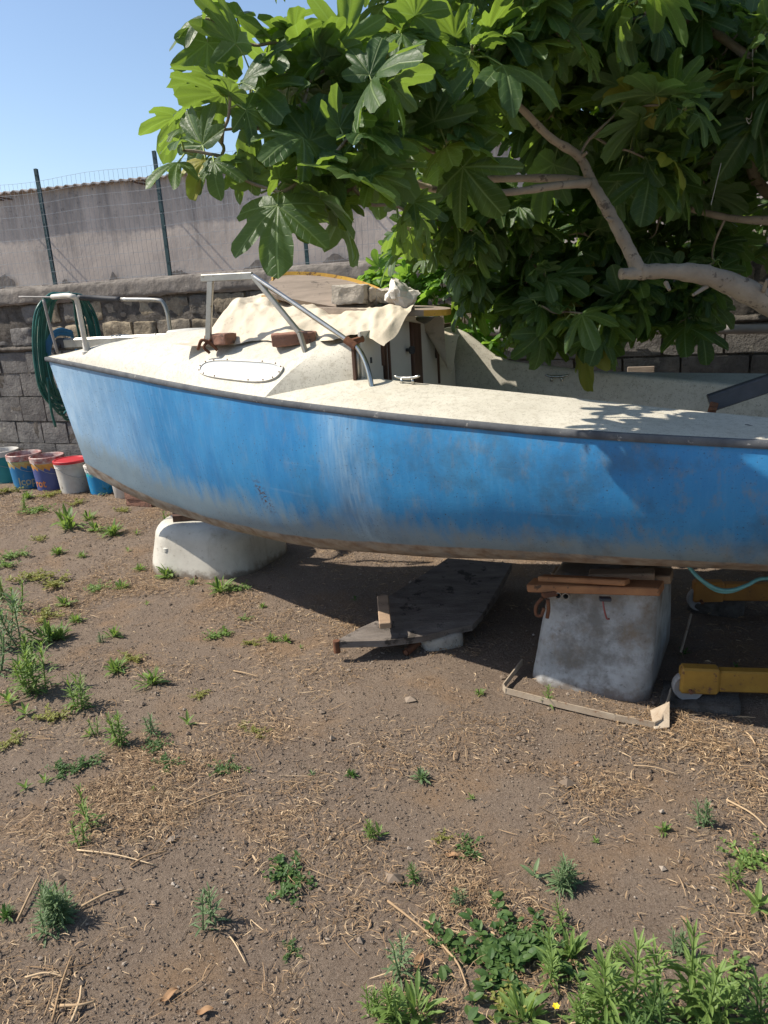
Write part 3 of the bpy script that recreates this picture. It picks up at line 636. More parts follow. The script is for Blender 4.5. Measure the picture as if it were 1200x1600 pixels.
for side in (1, -1):
    V = []; U = []
    # refine the section by sub-sampling
    jj = []
    for s in ss:
        row = [hull_pt(s, j, side) for j in range(nj)]
        P = spline([r_[0] for r_ in row], 3); uvs = spline([(r_[1][0], r_[1][1], 0) for r_ in row], 3)
        V += P; U += [(u_[0], u_[1]) for u_ in uvs]
    m_ = (nj - 1) * 3 + 1
    F = [[i * m_ + j, i * m_ + j + 1, (i + 1) * m_ + j + 1, (i + 1) * m_ + j] for i in range(NS) for j in range(m_ - 1)]
    if side < 0: F = [f[::-1] for f in F]
    hm.add(V, F, 0, uv=U)
    tr = V[NS * m_:(NS + 1) * m_]
    if side == 1: tn = tr
    else:
        loop = tn + tr[::-1][1:]; hm.add(loop, [list(range(len(loop)))], 0, uv=[(5.0, .3)] * len(loop))
hull = part('hull', hm, M['hull'], boat, smooth=True, sharp=50)
for side in (1, -1):
    rmb = MB(); V = []; n_ = 0
    sl_ = [SE * (i / 110) ** 1.2 for i in range(111)]
    for s in sl_:
        b = HB(s); z = ZS(s)
        for dw, dz in ((-.006, .010), (.009, .009), (.012, .003), (.012, -.010), (.008, -.016), (-.004, -.015)): V.append(BL(s - (0.014 if s == 0 else 0), side * (b + dw), z + dz))
    F = [[i * 6 + k, i * 6 + (k + 1) % 6, (i + 1) * 6 + (k + 1) % 6, (i + 1) * 6 + k] for i in range(110) for k in range(6)] + [[5, 4, 3, 2, 1, 0]]
    if side > 0: F = [f[::-1] for f in F]
    rmb.add(V, F); part('rub_rail', rmb, M['rubber'], boat, smooth=True, sharp=35)

S_END0, S_END1 = 1.93, 2.13
def CZ(s): return float(np.interp(s, [0, .15, .5, .8, 1.2, 1.6, 2.3], [1.352, 1.358, 1.388, 1.398, 1.400, 1.396, 1.392]))  # shoulder height
def CW(s): return HB(s) * float(np.interp(s, [0, .3, 1, 2, 2.3], [.55, .55, .60, .62, .60]))
def side_pt(s, f, side=1, out=0.0):
    a = np.array([HB(s) - .004, ZS(s) + .010]); b = np.array([CW(s), CZ(s)])
    d = b - a; L = np.linalg.norm(d); nn = np.array([d[1], -d[0]]) / max(L, 1e-6)
    p = a + d * f + nn * (out + 0.018 * math.sin(math.pi * f) * min(1, s))
    return BL(s, side * p[0], p[1])
dm = MB()
for side in (1, -1):
    def sd(a, b, side=side):
        f = b; e = S_END0 + (S_END1 - S_END0) * f; s = (a ** 1.15) * e
        if f > 0.97 : pass
        return side_pt(s, f, side)
    grid(dm, sd, 70, 10, flip=(side < 0))
    def rf(a, b, side=side):
        e = S_END1 + (2.30 - S_END1) * min(1, b * 6); s = (a ** 1.15) * e
        w = CW(s) * (1 - b); z = CZ(s) + 0.065 * min(1, s / 1.2) * (1 - (1 - b) ** 2) + 0.006 * min(1, s)
        if b == 0: z -= 0.006 * min(1, s)
        return BL(s, side * w, z)
    grid(dm, rf, 60, 10, flip=(side < 0))
    # after face of the cabin side, sloping in to the bulkhead
    def af(a, b, side=side):
        p1 = side_pt(S_END0 + (S_END1 - S_END0) * b, b, side); p2 = BL(2.30, side * (.47 - .06 * b), 1.15 + .265 * b)
        return p1 * (1 - a) + p2 * a
    grid(dm, af, 6, 8, flip=(side < 0))
def coam(s): return float(np.interp(s, [1.9, 2.0, 2.29, 2.52, 2.78, 3.19, 3.52, 3.83, SE], [1.235, 1.255, 1.268, 1.242, 1.220, 1.180, 1.145, 1.118, 1.10]))
def sdk(a, b):                                                    # near side deck, cambered up to the cockpit edge
    s = 1.93 + (SE - 1.93) * a; w = (HB(s) - .004) * (1 - b) + .42 * b; z0 = ZS(s) + .010; z1 = coam(s)
    z = z0 + (z1 - z0) * (b ** .8)
    return BL(s, w, z)
grid(dm, sdk, 60, 12)
def lip(a, b):                                                    # inner wall of the cockpit, near side
    s = 2.0 + (SE - 2.0) * a; ang = min(1, b * 3) * math.pi / 2; z1 = coam(s)
    return BL(s, .42 - .02 * math.sin(ang) - .05 * max(0, b - .33), z1 - .02 * (1 - math.cos(ang)) - max(0, b - .33) * .55)
grid(dm, lip, 50, 8)
def fco(s): return float(np.interp(s, [2.30, 2.36, 2.44, 2.52, 2.62, 2.75, 3.67, SE], [1.395, 1.375, 1.32, 1.255, 1.215, 1.198, 1.10, 1.03]))
def FWf(s): return float(np.interp(s, [2.30, 2.42, 2.6, 3.0, SE], [-.64, -.635, -.615, -.585, -.56]))
def fwl(a, b):                                                    # far cockpit wall with its rolled top edge, then the far side deck
    s = 2.30 + (SE - 2.30) * a; z1 = fco(s); w = FWf(s)
    if b < .6: t_ = b / .6; return BL(s, w + .05 * (1 - t_), .70 + (z1 - .02 - .70) * t_)
    if b < .75: ang = (b - .6) / .15 * math.pi / 2; return BL(s, w - .02 * (1 - math.cos(ang)), z1 - .02 + .02 * math.sin(ang))
    t_ = (b - .75) / .25; return BL(s, (w - .02) * (1 - t_) - (HB(s) - .004) * t_, z1 * (1 - t_) + (ZS(s) + .010) * t_)
grid(dm, fwl, 80, 24)
grid(dm, lambda a, b: BL(2.28 + (SE - 2.28) * a, -.56 + .95 * b, .72), 4, 3, flip=True)
grid(dm, lambda a, b: BL(SE - .02, -.60 + 1.05 * b, .70 + .40 * a), 3, 3)
deck = part('deck', dm, M['deck'], boat, smooth=True, sharp=38)
# bulkhead and its panels
def bp(x, y, o=0.0):
    q_ = BOW + bu * (2.30 + o); p = PL(x, y, [q_[0], q_[1], 0], [bu[0], bu[1], 0]); return float((p[:2] - BOW) @ bn), float(p[2])
kb = MB(); beam(kb, BL(2.292, .46, 1.06), BL(2.292, -.66, 1.06), 0.012, 0.72); part('bulkhead', kb, M['darkwood'], boat)
def pan(x0, y0, x1, y1, o, mat, nm, th=.012):
    w0, z0 = bp(x0, y0); w1, z1 = bp(x1, y1); wt, zt = bp(x1, y0); b_ = MB()
    zt = (z0 + zt) / 2; w1m = wt
    beam(b_, BL(2.300 + o, (w0 + w1m) / 2, min(z1, 1.1)), BL(2.300 + o, (w0 + w1m) / 2, zt), abs(w0 - w1m), th, up=(bu[0], bu[1], 0), bev=.002)
    return part(nm, b_, mat, boat)
pan(557, 516, 590, 640, .010, M['panel'], 'locker_panel'); pan(595, 502, 633, 640, .014, M['panel'], 'cabin_door_panel'); pan(647, 502, 675, 640, .014, M['panel'], 'cabin_door_panel')
pan(678, 513, 702, 573, .012, M['panel'], 'locker_panel')
pan(633.5, 498, 646.5, 640, .020, M['darkwood'], 'door_post', .03)
w0, z0 = bp(679, 575); w1, z1 = bp(705, 575); b_ = MB(); beam(b_, BL(2.316, (w0 + w1) / 2, .85), BL(2.316, (w0 + w1) / 2, z0), abs(w0 - w1), .012, up=(bu[0], bu[1], 0), bev=.002); part('locker_panel', b_, M['panel'], boat)
for x, y0, y1 in ((589, 516, 572), (593.3, 526, 598), (598, 516, 600), (673.5, 514, 560), (676.5, 524, 600)):
    wa_, za_ = bp(x, y0); wb_, zb_ = bp(x, y1); b_ = MB(); beam(b_, BL(2.322, wa_, zb_), BL(2.322, wa_, za_), .014, .012, up=(bu[0], bu[1], 0)); part('wood_strip', b_, M['darkwood'], boat)
wk, zk = bp(629, 547); b_ = MB(); tube(b_, [BL(2.32, wk, zk), BL(2.345, wk + .01, zk)], .008, 10); tube(b_, [BL(2.345, wk + .01, zk), BL(2.358, wk + .012, zk)], .018, 12); part('door_knob', b_, M['black'], boat, smooth=True, sharp=40)
wk, zk = bp(574, 563); b_ = MB(); beam(b_, BL(2.318, wk, zk - .012), BL(2.318, wk, zk + .012), .012, .004, up=(bu[0], bu[1], 0)); part('keyhole', b_, M['black'], boat)
wk, zk = bp(690, 541); b_ = MB(); beam(b_, BL(2.320, wk, zk - .010), BL(2.320, wk, zk + .010), .012, .004, up=(bu[0], bu[1], 0)); part('keyhole', b_, M['black'], boat)

# cabin side window, its trim and screws
def sf(x, y):                                                     # pixel -> (s, f) on the cabin side
    best = None
    for s in np.arange(1.1, 2.0, .004):
        for f in np.arange(0.0, 1.0, .02):
            p = side_pt(s, f); q_ = CMn.T @ (p - CO); e = (600 + 1200 * q_[0] / -q_[2] - x) ** 2 + (800 - 1200 * q_[1] / -q_[2] - y) ** 2
            if best is None or e < best[0]: best = (e, s, f)
    return best[1], best[2]
sc_, fc_ = sf(376, 580); sL, _ = sf(312, 577); sR, _ = sf(440, 583); _, fT = sf(376, 564); _, fB = sf(376, 597)
hs = (sR - sL) / 2; hf = abs(fT - fB) / 2; fc_ = (fT + fB) / 2; sc_ = (sL + sR) / 2
def stadium(ks, kf, n_=48):
    P = []
    for i in range(n_):
        a = 2 * math.pi * i / n_; c_, s_ = math.cos(a), math.sin(a); P.append((math.copysign(abs(c_) ** .55, c_) * ks, math.copysign(abs(s_) ** .75, s_) * kf))
    return P
tm_ = MB(); O_ = stadium(hs, hf); I_ = stadium(hs - .014, hf * .80)
def ring_(L, out): return [side_pt(sc_ + a + .10 * (b) , fc_ + b, 1, out) for a, b in L]
V = ring_(O_, -.004) + ring_(O_, .010) + ring_(I_, .010) + ring_(I_, -.002); n_ = len(O_)
tm_.add(V, [[r_ * n_ + k, r_ * n_ + (k + 1) % n_, (r_ + 1) * n_ + (k + 1) % n_, (r_ + 1) * n_ + k] for r_ in range(3) for k in range(n_)])
wf = part('window_frame', tm_, M['white_trim'], boat, smooth=True, sharp=30)
g_ = MB(); V = []; KK = (1.0, .8, .6, .4, .2, .02)
for k_ in KK: V += ring_([(a * k_, b * k_) for a, b in stadium(hs - .012, hf * .82)], .006)
g_.add(V, [[r_ * n_ + k, r_ * n_ + (k + 1) % n_, (r_ + 1) * n_ + (k + 1) % n_, (r_ + 1) * n_ + k] for r_ in range(5) for k in range(n_)] + [[5 * n_ + k for k in range(n_)]]); part('window_pane', g_, M['window'], boat, smooth=True)
g_ = MB()
for i in range(14):
    a, b = stadium(hs - .007, hf * .90, 14)[i]; p = side_pt(sc_ + a + .10 * b, fc_ + b, 1, .010); p2 = side_pt(sc_ + a + .10 * b, fc_ + b, 1, .013); g_ = MB(); tube(g_, [p, p2], .0035, 6); part('screw', g_, M['screw'], wf)
# mushroom vent / hatch cover on the foredeck
g_ = MB(); c = BL(.98, -.10, 1.448); lathe(g_, c, [(.11, -.03), (.11, .012), (.10, .020), (.02, .024), (.0001, .024)], 28); part('deck_hatch', g_, M['white_trim'], boat, smooth=True, sharp=40)

# cleats
def cleat(c, yaw, L, nm='deck_cleat', mat=None):
    g_ = MB(); d = np.array([math.cos(yaw), math.sin(yaw), 0]); c = np.array(c)
    for k in (-.22, .22): tube(g_, [c + d * L * k, c + d * L * k * .9 + np.array([0, 0, .022])], [.007, .0055], 8)
    tube(g_, spline([c - d * L / 2 + np.array([0, 0, .032]), c - d * L * .2 + np.array([0, 0, .024]), c + d * L * .2 + np.array([0, 0, .024]), c + d * L / 2 + np.array([0, 0, .032])], 4), [.003] + [.0055] * 4 + [.007] * 4 + [.0055] * 3 + [.003], 8)
    part(nm, g_, mat or M['chrome'], boat, smooth=True)
cleat(BL(2.52, .44, 1.238), -BA, .115)
cc = BW(870, 592, -.575); cleat(cc + np.array([0, 0, -.012]), -BA, .12)
cleat(BW(1198, 672, .6) + np.array([0, 0, -.02]), -BA - .2, .13, 'deck_cleat', M['black'])

# pulpit: rail round the bow
def seg(mb, P, r, n=10): tube(mb, spline(P, 6), r, n)
zr = 1.675
nf = BW(136, 549, .055); nt_ = BW(120, 470, .085); nc = BW(116, 463, .09)
g_ = MB(); seg(g_, [nf + np.array([0, 0, -.02]), nf * .5 + nt_ * .5, nt_, nc + np.array([-.01, -.01, .0]), BW(104, 462, .085), BW(82, 464, .06)], .0145)
lathe(g_, nf + np.array([0, 0, -.012]), [(.028, 0), (.028, .012), (.020, .016), (.018, .06), (.0145, .065)], 14)
pul = part('pulpit', g_, M['paint_tube'], boat, smooth=True, sharp=45)
g_ = MB(); ff = BW(266, 519, -.26); fc2 = BW(255, 474, -.26)
seg(g_, [ff + np.array([0, 0, -.02]), BW(262, 492, -.26), fc2, BW(243, 469, -.25), BW(188, 468, -.21)], .0125); part('pulpit_rail', g_, M['alu'], boat, smooth=True)
g_ = MB(); seg(g_, [BW(188, 468, -.21), BW(150, 466, -.17), BW(122, 465, -.12)], .0165); part('rail_padding', g_, M['black'], boat, smooth=True)
g_ = MB(); seg(g_, [BW(122, 465, -.12), BW(80, 464.5, -.06), BW(30, 464, -.02)], .006); seg(g_, [BW(68, 468, .02), BW(77, 505, .01), BW(90, 552, 0)], .0085); part('pulpit_rail', g_, M['pipe'], boat, smooth=True)
# lashed mast lying along the cabin top and foredeck
mast = MB(); a = BW(102, 537, -.10); b = BW(345, 526, -.13); dv = b - a
beam(mast, a, b + dv * .15, .05, .062, bev=.01)
ms_ = MB(); 
mo_ = thing('mast', 'grey aluminium mast laid along the foredeck behind the bow rail', 'mast', a)
part('spar', mast, M['alu'], mo_, smooth=False)
g_ = MB(); beam(g_, a - dv * .05, a + dv * .02, .058, .07, bev=.012); tube(g_, [a + np.array([-.03, -.02, 0]), a + np.array([-.05, -.06, -.05])], .012, 6); part('mast_fitting', g_, M['black'], mo_)
g_ = MB(); c = a + dv * .36; 
for k in (0, .03, .05): beam(g_, c + dv * k + np.array([0, -.002, -.036]), c + dv * k + np.array([0, -.002, .036]), .020, .060, bev=.003)
part('clamp', g_, M['chrome'], mo_)
g_ = MB(); tube(g_, spline([a + dv * .62 + np.array([0, -.03, .035]), a + dv * .625 + np.array([0, -.036, 0]), a + dv * .65 + np.array([.02, -.05, -.06]), a + dv * .72 + np.array([.02, -.05, -.075])], 5), .005, 6); part('lashing', g_, M['string'], mo_, smooth=True)

# handrail frame over the cabin side
Pt = BW(329, 438, .37); Pf = BW(325, 541, .37); C1 = BW(395, 431, .37); C0 = BW(315, 435, .37); F1 = BW(468, 520, .41); F2 = BW(478, 549, .415); Q1 = BW(548, 535, .46); S0 = BW(585, 634, .50)
g_ = MB(); beam(g_, Pf, Pt, .030, .014, up=(bn[0], bn[1], 0), bev=.002); part('frame_post', g_, M['alu'], boat)
g_ = MB(); beam(g_, C0, C1, .016, .032, bev=.003); part('frame_top_bar', g_, M['alu'], boat)
g_ = MB(); beam(g_, C1, F1, .020, .020, bev=.003); beam(g_, F1, F2 + np.array([0, 0, -.01]), .020, .020, bev=.003); part('frame_bar', g_, M['alu'], boat)
g_ = MB(); tube(g_, [C1, (C1 + Q1) / 2 + np.array([0, 0, .002]), Q1], .0105, 12); part('handrail', g_, M['chrome'], boat, smooth=True, sharp=50)
g_ = MB(); tube(g_, spline([Q1, BW(560, 545, .465), BW(572, 568, .48), BW(580, 600, .495), S0], 6), .0105, 12)
hb = part('handrail', g_, M['chrome'], boat, smooth=True, sharp=50)
g_ = MB(); lathe(g_, S0 + np.array([0, 0, -.006]), [(.030, 0), (.030, .006), (.016, .010), (.016, .035), (.012, .040)], 8); part('rail_foot', g_, M['chrome'], hb, smooth=True, sharp=30)
g_ = MB(); tube(g_, [Q1 + np.array([-.02, .01, .012]), Q1 + np.array([.02, -.012, -.018])], .017, 8); tube(g_, [Q1, Q1 + np.array([.05, .03, .01])], .014, 8); part('pipe_clamp', g_, M['rust'], hb, smooth=True, sharp=40)
g_ = MB(); pt_ = BW(557, 533, .44); tube(g_, [pt_, np.array([pt_[0], pt_[1], 1.26])], .008, 8); part('support_tube', g_, M['alu'], boat, smooth=True)
g_ = MB(); p = Pf; tube(g_, spline([p + np.array([-.05, .01, -.012]), p + np.array([-.02, -.02, .03]), p + np.array([.02, -.02, .01]), p + np.array([.045, -.02, -.02])], 5), .008, 6); tube(g_, spline([p + np.array([.02, -.01, .03]), p + np.array([-.015, -.022, .0]), p + np.array([.01, -.025, -.03])], 5), .007, 6); part('knotted_cord', g_, M['rust'], boat, smooth=True)

# ------------------------------------------------------------------ things lying on the boat
def roofz(s, w): k = max(0.0, 1 - abs(w) / CW(min(s, 2.3))); return CZ(min(s, 2.3)) + .071 * (1 - (1 - k) ** 2)
tp = MB()
def tarpf(a, b):
    s = 1.27 + a * 1.19; w = .345 - .78 * b
    up_ = min(1, max(0, (s - 1.31) / .15)); up_ = up_ * up_ * (3 - 2 * up_)
    edge = min(1, b / .26); edge = edge ** .7; edge *= 1 - .8 * max(0, (b - .75) / .25)
    base = roofz(min(s, 2.28), w); F_ = lambda x, y, o=3: float(fbm(np.array(x), np.array(y), o))
    h = (.135 - .078 * min(1, max(0, (s - 1.6) / .4))) * up_ * edge + .010
    n1 = F_(s * 4.5 + b, b * 3.2 + s * 2, 3); rg_ = (1 - abs(F_(s * 7 + b * 3, b * 4 - s * 2, 3)) * 4); n2 = F_(s * 17 + 9, w * 13., 3)
    z = base + h + up_ * (.040 * n1 + .011 * max(-.6, rg_) + .010 * n2) * (.35 + .65 * edge)
    if b < .24:
        fo = 1 - b / .24; k = math.sin(s * 15 + 2.2 * math.sin(s * 6.1)); w += fo * (.034 * k + .03 * n1); z += fo * (.016 * max(-.2, math.sin(s * 11 + 1)) + .010 * abs(n1))
        if s > 2.02: w += fo * .05 * min(1, (s - 2.02) / .15)
    if .30 < b < .9: z = min(z, 1.478 + .004 * n2) if s > 1.93 else z
    if s > 2.27:
        dr = s - 2.27; z -= dr * (.30 if b < .26 else .12 if b < .74 else 1.25) * (.7 + .5 * math.sin(b * 17 + .4)); s = 2.27 + dr * .8
    else: z = max(z, roofz(min(s, 2.3), max(-.5, min(.5, w))) + .006)
    return BL(s, w, z)
grid(tp, tarpf, 130, 100, flip=True)
whole('tarpaulin', tp, M['tarp'], 'creased cream canvas tarpaulin draped over the cabin roof', 'tarpaulin', BL(1.9, 0, 1.42), smooth=True)

def rock(nm, x, y, w, size, rot, mat, label, cat, amp=.008, rnd=.12, seed=1, group=None, dz=0.0, cuts=9, sc=14):
    c = BW(x, y, w) + np.array([0, 0, dz]); b_ = MB(); block(b_, c, size, rot, amp, sc, cuts, rnd, seed)
    return whole(nm, b_, mat, label, cat, c - np.array([0, 0, size[2] / 2]), group, smooth=True, sharp=22)
rock('brick', 460, 529, .345, (.190, .10, .055), (0, 0, .02), M['brick'], 'broken red brick on the cabin roof edge inside the rail frame', 'brick', seed=4, amp=.006)
rock('brick', 344, 530, .33, (.125, .09, .050), (0, 0, -.5), M['brick'], 'dark brick end on the tarpaulin hem beside the tall rail post', 'brick', seed=9, amp=.006)
# boards on the cabin roof
def oval_board(c, ax, ay, L, W, th, seed=0):
    top = []; n_ = 44; c = np.asarray(c, float); ax = np.asarray(ax, float); ax /= np.linalg.norm(ax); ay = np.asarray(ay, float); ay -= ax * np.dot(ax, ay); ay /= np.linalg.norm(ay); az = np.cross(ax, ay)
    if az[2] < 0: az = -az
    f_ = MB(); e_ = MB(); P = []
    for i in range(n_):
        a = 2 * math.pi * i / n_; ca, sa = math.cos(a), math.sin(a); k = 1 + .03 * math.sin(a * 5 + seed)
        P.append(c + ax * math.copysign(abs(ca) ** .8, ca) * L / 2 * k + ay * math.copysign(abs(sa) ** .75, sa) * W / 2 * k)
    T_ = [p + az * th / 2 for p in P]; B_ = [p - az * th / 2 for p in P]
    f_.add(T_ + [c + az * th / 2], [[k, (k + 1) % n_, n_] for k in range(n_)]); f_.add(B_ + [c - az * th / 2], [[(k + 1) % n_, k, n_] for k in range(n_)])
    half = lambda k: (math.sin(2 * math.pi * (k + .5) / n_) > 0) if seed == 0 else (math.cos(2 * math.pi * (k + .5) / n_) > .72)
    T2 = [p + az * (.014 if half(k) and seed == 0 else .0) for k, p in enumerate(T_)]
    e_.add(T2 + B_, [[k, k + n_, (k + 1) % n_ + n_, (k + 1) % n_] for k in range(n_)], np.array([0 if half(k) else 1 for k in range(n_)]))
    if seed == 0: e_.add(T2 + [c + (p - c) * .94 for p in T_], [[k, (k + 1) % n_, (k + 1) % n_ + n_, k + n_] for k in range(n_)], np.array([0 if half(k) else 1 for k in range(n_)]))
    return f_, e_
pL = BW(425, 447, -.02); pR = BW(575, 474, -.02)
bA = thing('plywood_board', 'tilted brown plywood board with yellow painted rim above the tarpaulin', 'board', (pL + pR) / 2)
f_, e_ = oval_board((pL + pR) / 2 + np.array([0.02, .02, .01]), pR - pL, np.array([.40, .80, .42]), .60, .26, .022)
part('panel', f_, M['ply'], bA); part('painted_rim', e_, [M['ply_edge'], M['ply']], bA)
pL = BW(505, 482, .0); pR = BW(700, 487, .0)
bB = thing('plywood_board', 'flat board with orange painted rim carrying three stones over the cabin door', 'board', (pL + pR) / 2)
f_, e_ = oval_board((pL + pR) / 2 + np.array([0, .0, .0]), pR - pL, np.array([.5, .86, 0.02]), np.linalg.norm(pR - pL), .30, .026, 2)
part('panel', f_, M['ply'], bB); part('painted_rim', e_, [M['ply_edge'], M['ply']], bB)
rock('wood_block', 430, 470, -.02, (.10, .09, .055), (0, .1, -.5), M['wood_y'], 'short yellow timber block propping the tilted plywood board', 'wood block', amp=.002, rnd=.06, seed=3)
rock('wood_block', 404, 476, .0, (.07, .06, .030), (0, 0, .2), M['darkwood'], 'small dark wood offcut at the left end of the yellow block', 'wood block', amp=.002, rnd=.08, seed=6)
rock('brick', 463, 472, -.06, (.12, .08, .045), (0, 0, -.3), M['brick'], 'red brick lying under the tilted plywood board', 'brick', seed=7)
rock('stone', 550, 461, .02, (.155, .11, .085), (0, .05, -.35), M['stone'], 'large squared grey stone, leftmost of three on the board', 'stone', rnd=.05, amp=.010, seed=11)
rock('stone', 592, 463, -.05, (.12, .09, .065), (0, .1, .3), M['stone'], 'low rough grey stone in the middle of the board', 'stone', rnd=.08, amp=.022, sc=20, seed=12)
rock('stone', 627, 461, .0, (.125, .09, .095), (0, .35, .1), M['plasterchunk'], 'pale rounded chunk of plaster, rightmost of three on the board', 'stone', amp=.026, sc=16, rnd=.30, seed=13)

# black beam sticking into the cockpit
a = BW(1108, 630, .12); b = BW(1215, 594, .08); dv = b - a
bt = thing('steering_beam', 'black painted timber beam lying across the cockpit edge at right', 'beam', a)
g_ = MB(); beam(g_, a, a + dv * 3.4, .055, .062, bev=.004); part('timber', g_, M['darkbeam'], bt)
g_ = MB(); c = a + dv * .0 + np.array([-.005, -.032, -.02]); beam(g_, c + np.array([-.01, 0, -.055]), c + np.array([.012, 0, .028]), .030, .008, up=(bn[0], bn[1], 0), bev=.003); lathe(g_, c + np.array([.004, -.004, .006]), [(.014, -.006), (.014, .004), (.001, .006)], 12); part('iron_hinge', g_, M['rust'], bt)

# ------------------------------------------------------------------ hoses hung on the bow rail
def hose_coil(nm, loops, mat, label, cat, r, loc):
    g_ = MB()
    for P in loops: tube(g_, spline(P, 7), r, 7)
    return whole(nm, g_, mat, label, cat, loc, smooth=True)
rh = random.Random(11); loops = []
def Dp(x, y, Y): return D(x, y, Y)
for i in range(11):
    j = lambda a=3: rh.uniform(-a, a); xl = 52 + i * 2.6 + rh.uniform(-2, 2); Yl = 4.66 + i * .012; xb = 92 + i * 1.2; yb = 640 + rh.uniform(-22, 20)
    xr = 128 + i * 3 + j(5)
    loops.append([Dp(96 + i * 1.5, 459 + j(2), 4.80), Dp(78 + i * 1.2, 460 + i * .6, 4.74), Dp(xl + 5, 485 + j(), Yl), Dp(xl, 530 + j(), Yl), Dp(xl + 4, 580 + j(5), Yl), Dp(xl + 14, 615 + j(5), Yl + .06),
                  Dp(xb, yb, 4.82 + i * .01), Dp(xb + 18 + j(4), yb - 10, 4.98), Dp(xr + 3, 600 + j(8), 5.05), Dp(xr, 545 + j(), 5.04), Dp(xr - 8, 500 + j(), 4.98), Dp(112 + i * 2, 466 + j(2), 4.88), Dp(96 + i * 1.5, 459, 4.80)])
loops.append([Dp(74, 590, 4.68), Dp(80, 640, 4.72), Dp(87, 667, 4.74)])
loops.append([Dp(120, 466, 4.92), Dp(136, 478, 4.95), Dp(148, 500, 4.97), Dp(154, 535, 5.0)])
loops.append([Dp(112, 466, 4.92), Dp(124, 480, 4.95), Dp(131, 500, 4.97), Dp(134, 545, 5.0)])
hose_coil('garden_hose', loops, M['hose'], 'coil of dark green garden hose hanging over the bow rail', 'hose', .0075, Dp(96, 459, 4.80))
loops = []
for i in range(6):
    j = lambda a=2: rh.uniform(-a, a)
    loops.append([Dp(112 + j(), 517 + i * 1.6, 4.86), Dp(92 + j(), 514 + i * 1.8, 4.80), Dp(76 + i * 1.5, 528 + j(), 4.76), Dp(70 + i * 1.7, 548 + j(), 4.75), Dp(71 + i * 1.6, 580 + j(), 4.78), Dp(82 + i, 610 + j(4), 4.86), Dp(104 + i, 600, 5.0), Dp(120 + i, 560, 5.02), Dp(112, 518 + i * 1.6, 4.86)])
hose_coil('garden_hose', loops, M['hose_b'], 'small coil of blue hose tucked under the green hose at the bow', 'hose', .0065, Dp(112, 517, 4.86))

# ------------------------------------------------------------------ buckets along the wall
def bucket(x, y, r, h, label, body, rim, kind, yaw=0, wrap=None, text=None, tcol=None, group='paint buckets lined up against the wall'):
    c = G(x, y, 0); c[1] += r * .9; c[2] = gz(c[0], c[1]) - .006
    t = thing('paint_bucket', label, 'bucket', c, group)
    rb = r * .84; g_ = MB()
    lathe(g_, c, [(.001, .004), (rb - .008, .0), (rb, .008), (rb + (r - rb) * .82, h * .82), (rb + (r - rb) * .84, h * .83), (r - .004, h * .985), (r - .010, h * .985), (rb + (r - rb) * .6, h * .6), (rb - .01, .012), (.001, .012)], 36)
    part('body', g_, body if kind != 'open' else body, t, smooth=True, sharp=40)
    g_ = MB()
    if kind == 'open':
        lathe(g_, c, [(rb + (r - rb) * .84 + .001, h * .83), (r + .004, h * .835), (r + .006, h * .985), (r + .001, h), (r - .006, h), (r - .012, h * .975), (r - .016, h * .70), (r - .020, h * .45), (.001, h * .44)], 36)
        part('rim', g_, rim, t, smooth=True, sharp=40)
    else:
        lathe(g_, c, [(r - .006, h * .93), (r + .007, h * .93), (r + .008, h * 1.0), (r + .002, h * 1.012), (r - .010, h * 1.010), (r - .014, h * .992), (.001, h * .990)], 36)
        part('lid', g_, rim, t, smooth=True, sharp=30)
        g_ = MB(); 
        for k in (.80, .845, .885): lathe(g_, c, [(rb + (r - rb) * k, h * (k - .006)), (rb + (r - rb) * k + .005, h * k), (rb + (r - rb) * k, h * (k + .006))], 36)
        part('rib', g_, body, t, smooth=True)
    if wrap:
        g_ = MB(); n_ = 60; V = []; U = []
        for i in range(n_ + 1):
            a = -math.pi * 1.0 + 2 * math.pi * .98 * i / n_ + yaw
            for z, v in ((.03 * h, 0), (.45 * h, .55), (.82 * h, 1)):
                rr_ = rb + (r - rb) * z / h + .0012; V.append((c[0] + rr_ * math.cos(a), c[1] + rr_ * math.sin(a), c[2] + z)); U.append((i / n_, v))
        g_.add(V, [[i * 3 + j, (i + 1) * 3 + j, (i + 1) * 3 + j + 1, i * 3 + j + 1] for i in range(n_) for j in range(2)], uv=U); part('printed_wrap', g_, wrap, t, smooth=True)
    if text:
        cu = bpy.data.curves.new('lettering', 'FONT'); cu.body = text; cu.size = .105; cu.offset = .0022; cu.resolution_u = 3
        to = bpy.data.objects.new('tmp', cu); COL.objects.link(to); dg = bpy.context.evaluated_depsgraph_get(); tmpm = bpy.data.meshes.new_from_object(to.evaluated_get(dg))
        b2 = bmesh.new(); b2.from_mesh(tmpm); bmesh.ops.triangulate(b2, faces=b2.faces[:])
        bmesh.ops.subdivide_edges(b2, edges=[e for e in b2.edges if e.calc_length() > .012], cuts=2); b2.verts.ensure_lookup_table()
        vs = np.array([v.co[:] for v in b2.verts]); fs = [[v.index for v in f.verts] for f in b2.faces]; b2.free(); bpy.data.objects.remove(to)
        wdt = vs[:, 0].max() - vs[:, 0].min(); a0 = text_yaw[text]; zz = .15 * h + vs[:, 1]; rr_ = rb + (r - rb) * zz / h + .0032; th = a0 + (vs[:, 0] - wdt / 2) / r
        g_ = MB(); g_.add(np.stack([c[0] + rr_ * np.cos(th), c[1] + rr_ * np.sin(th), c[2] + zz], 1), fs); part('lettering', g_, tcol, t)
    # wire bail
    a0 = -2.2 + yaw * .3; g_ = MB(); P = []
    for i in range(13):
        q_ = i / 12; a = a0 + math.pi * q_; dr = r + .006; sag = math.sin(math.pi * q_)
        P.append(c + np.array([dr * math.cos(a), dr * math.sin(a) , h * .86 - sag * h * .36]))
    tube(g_, P, .0022, 5); part('handle', g_, M['wire'], t, smooth=True); return t, c
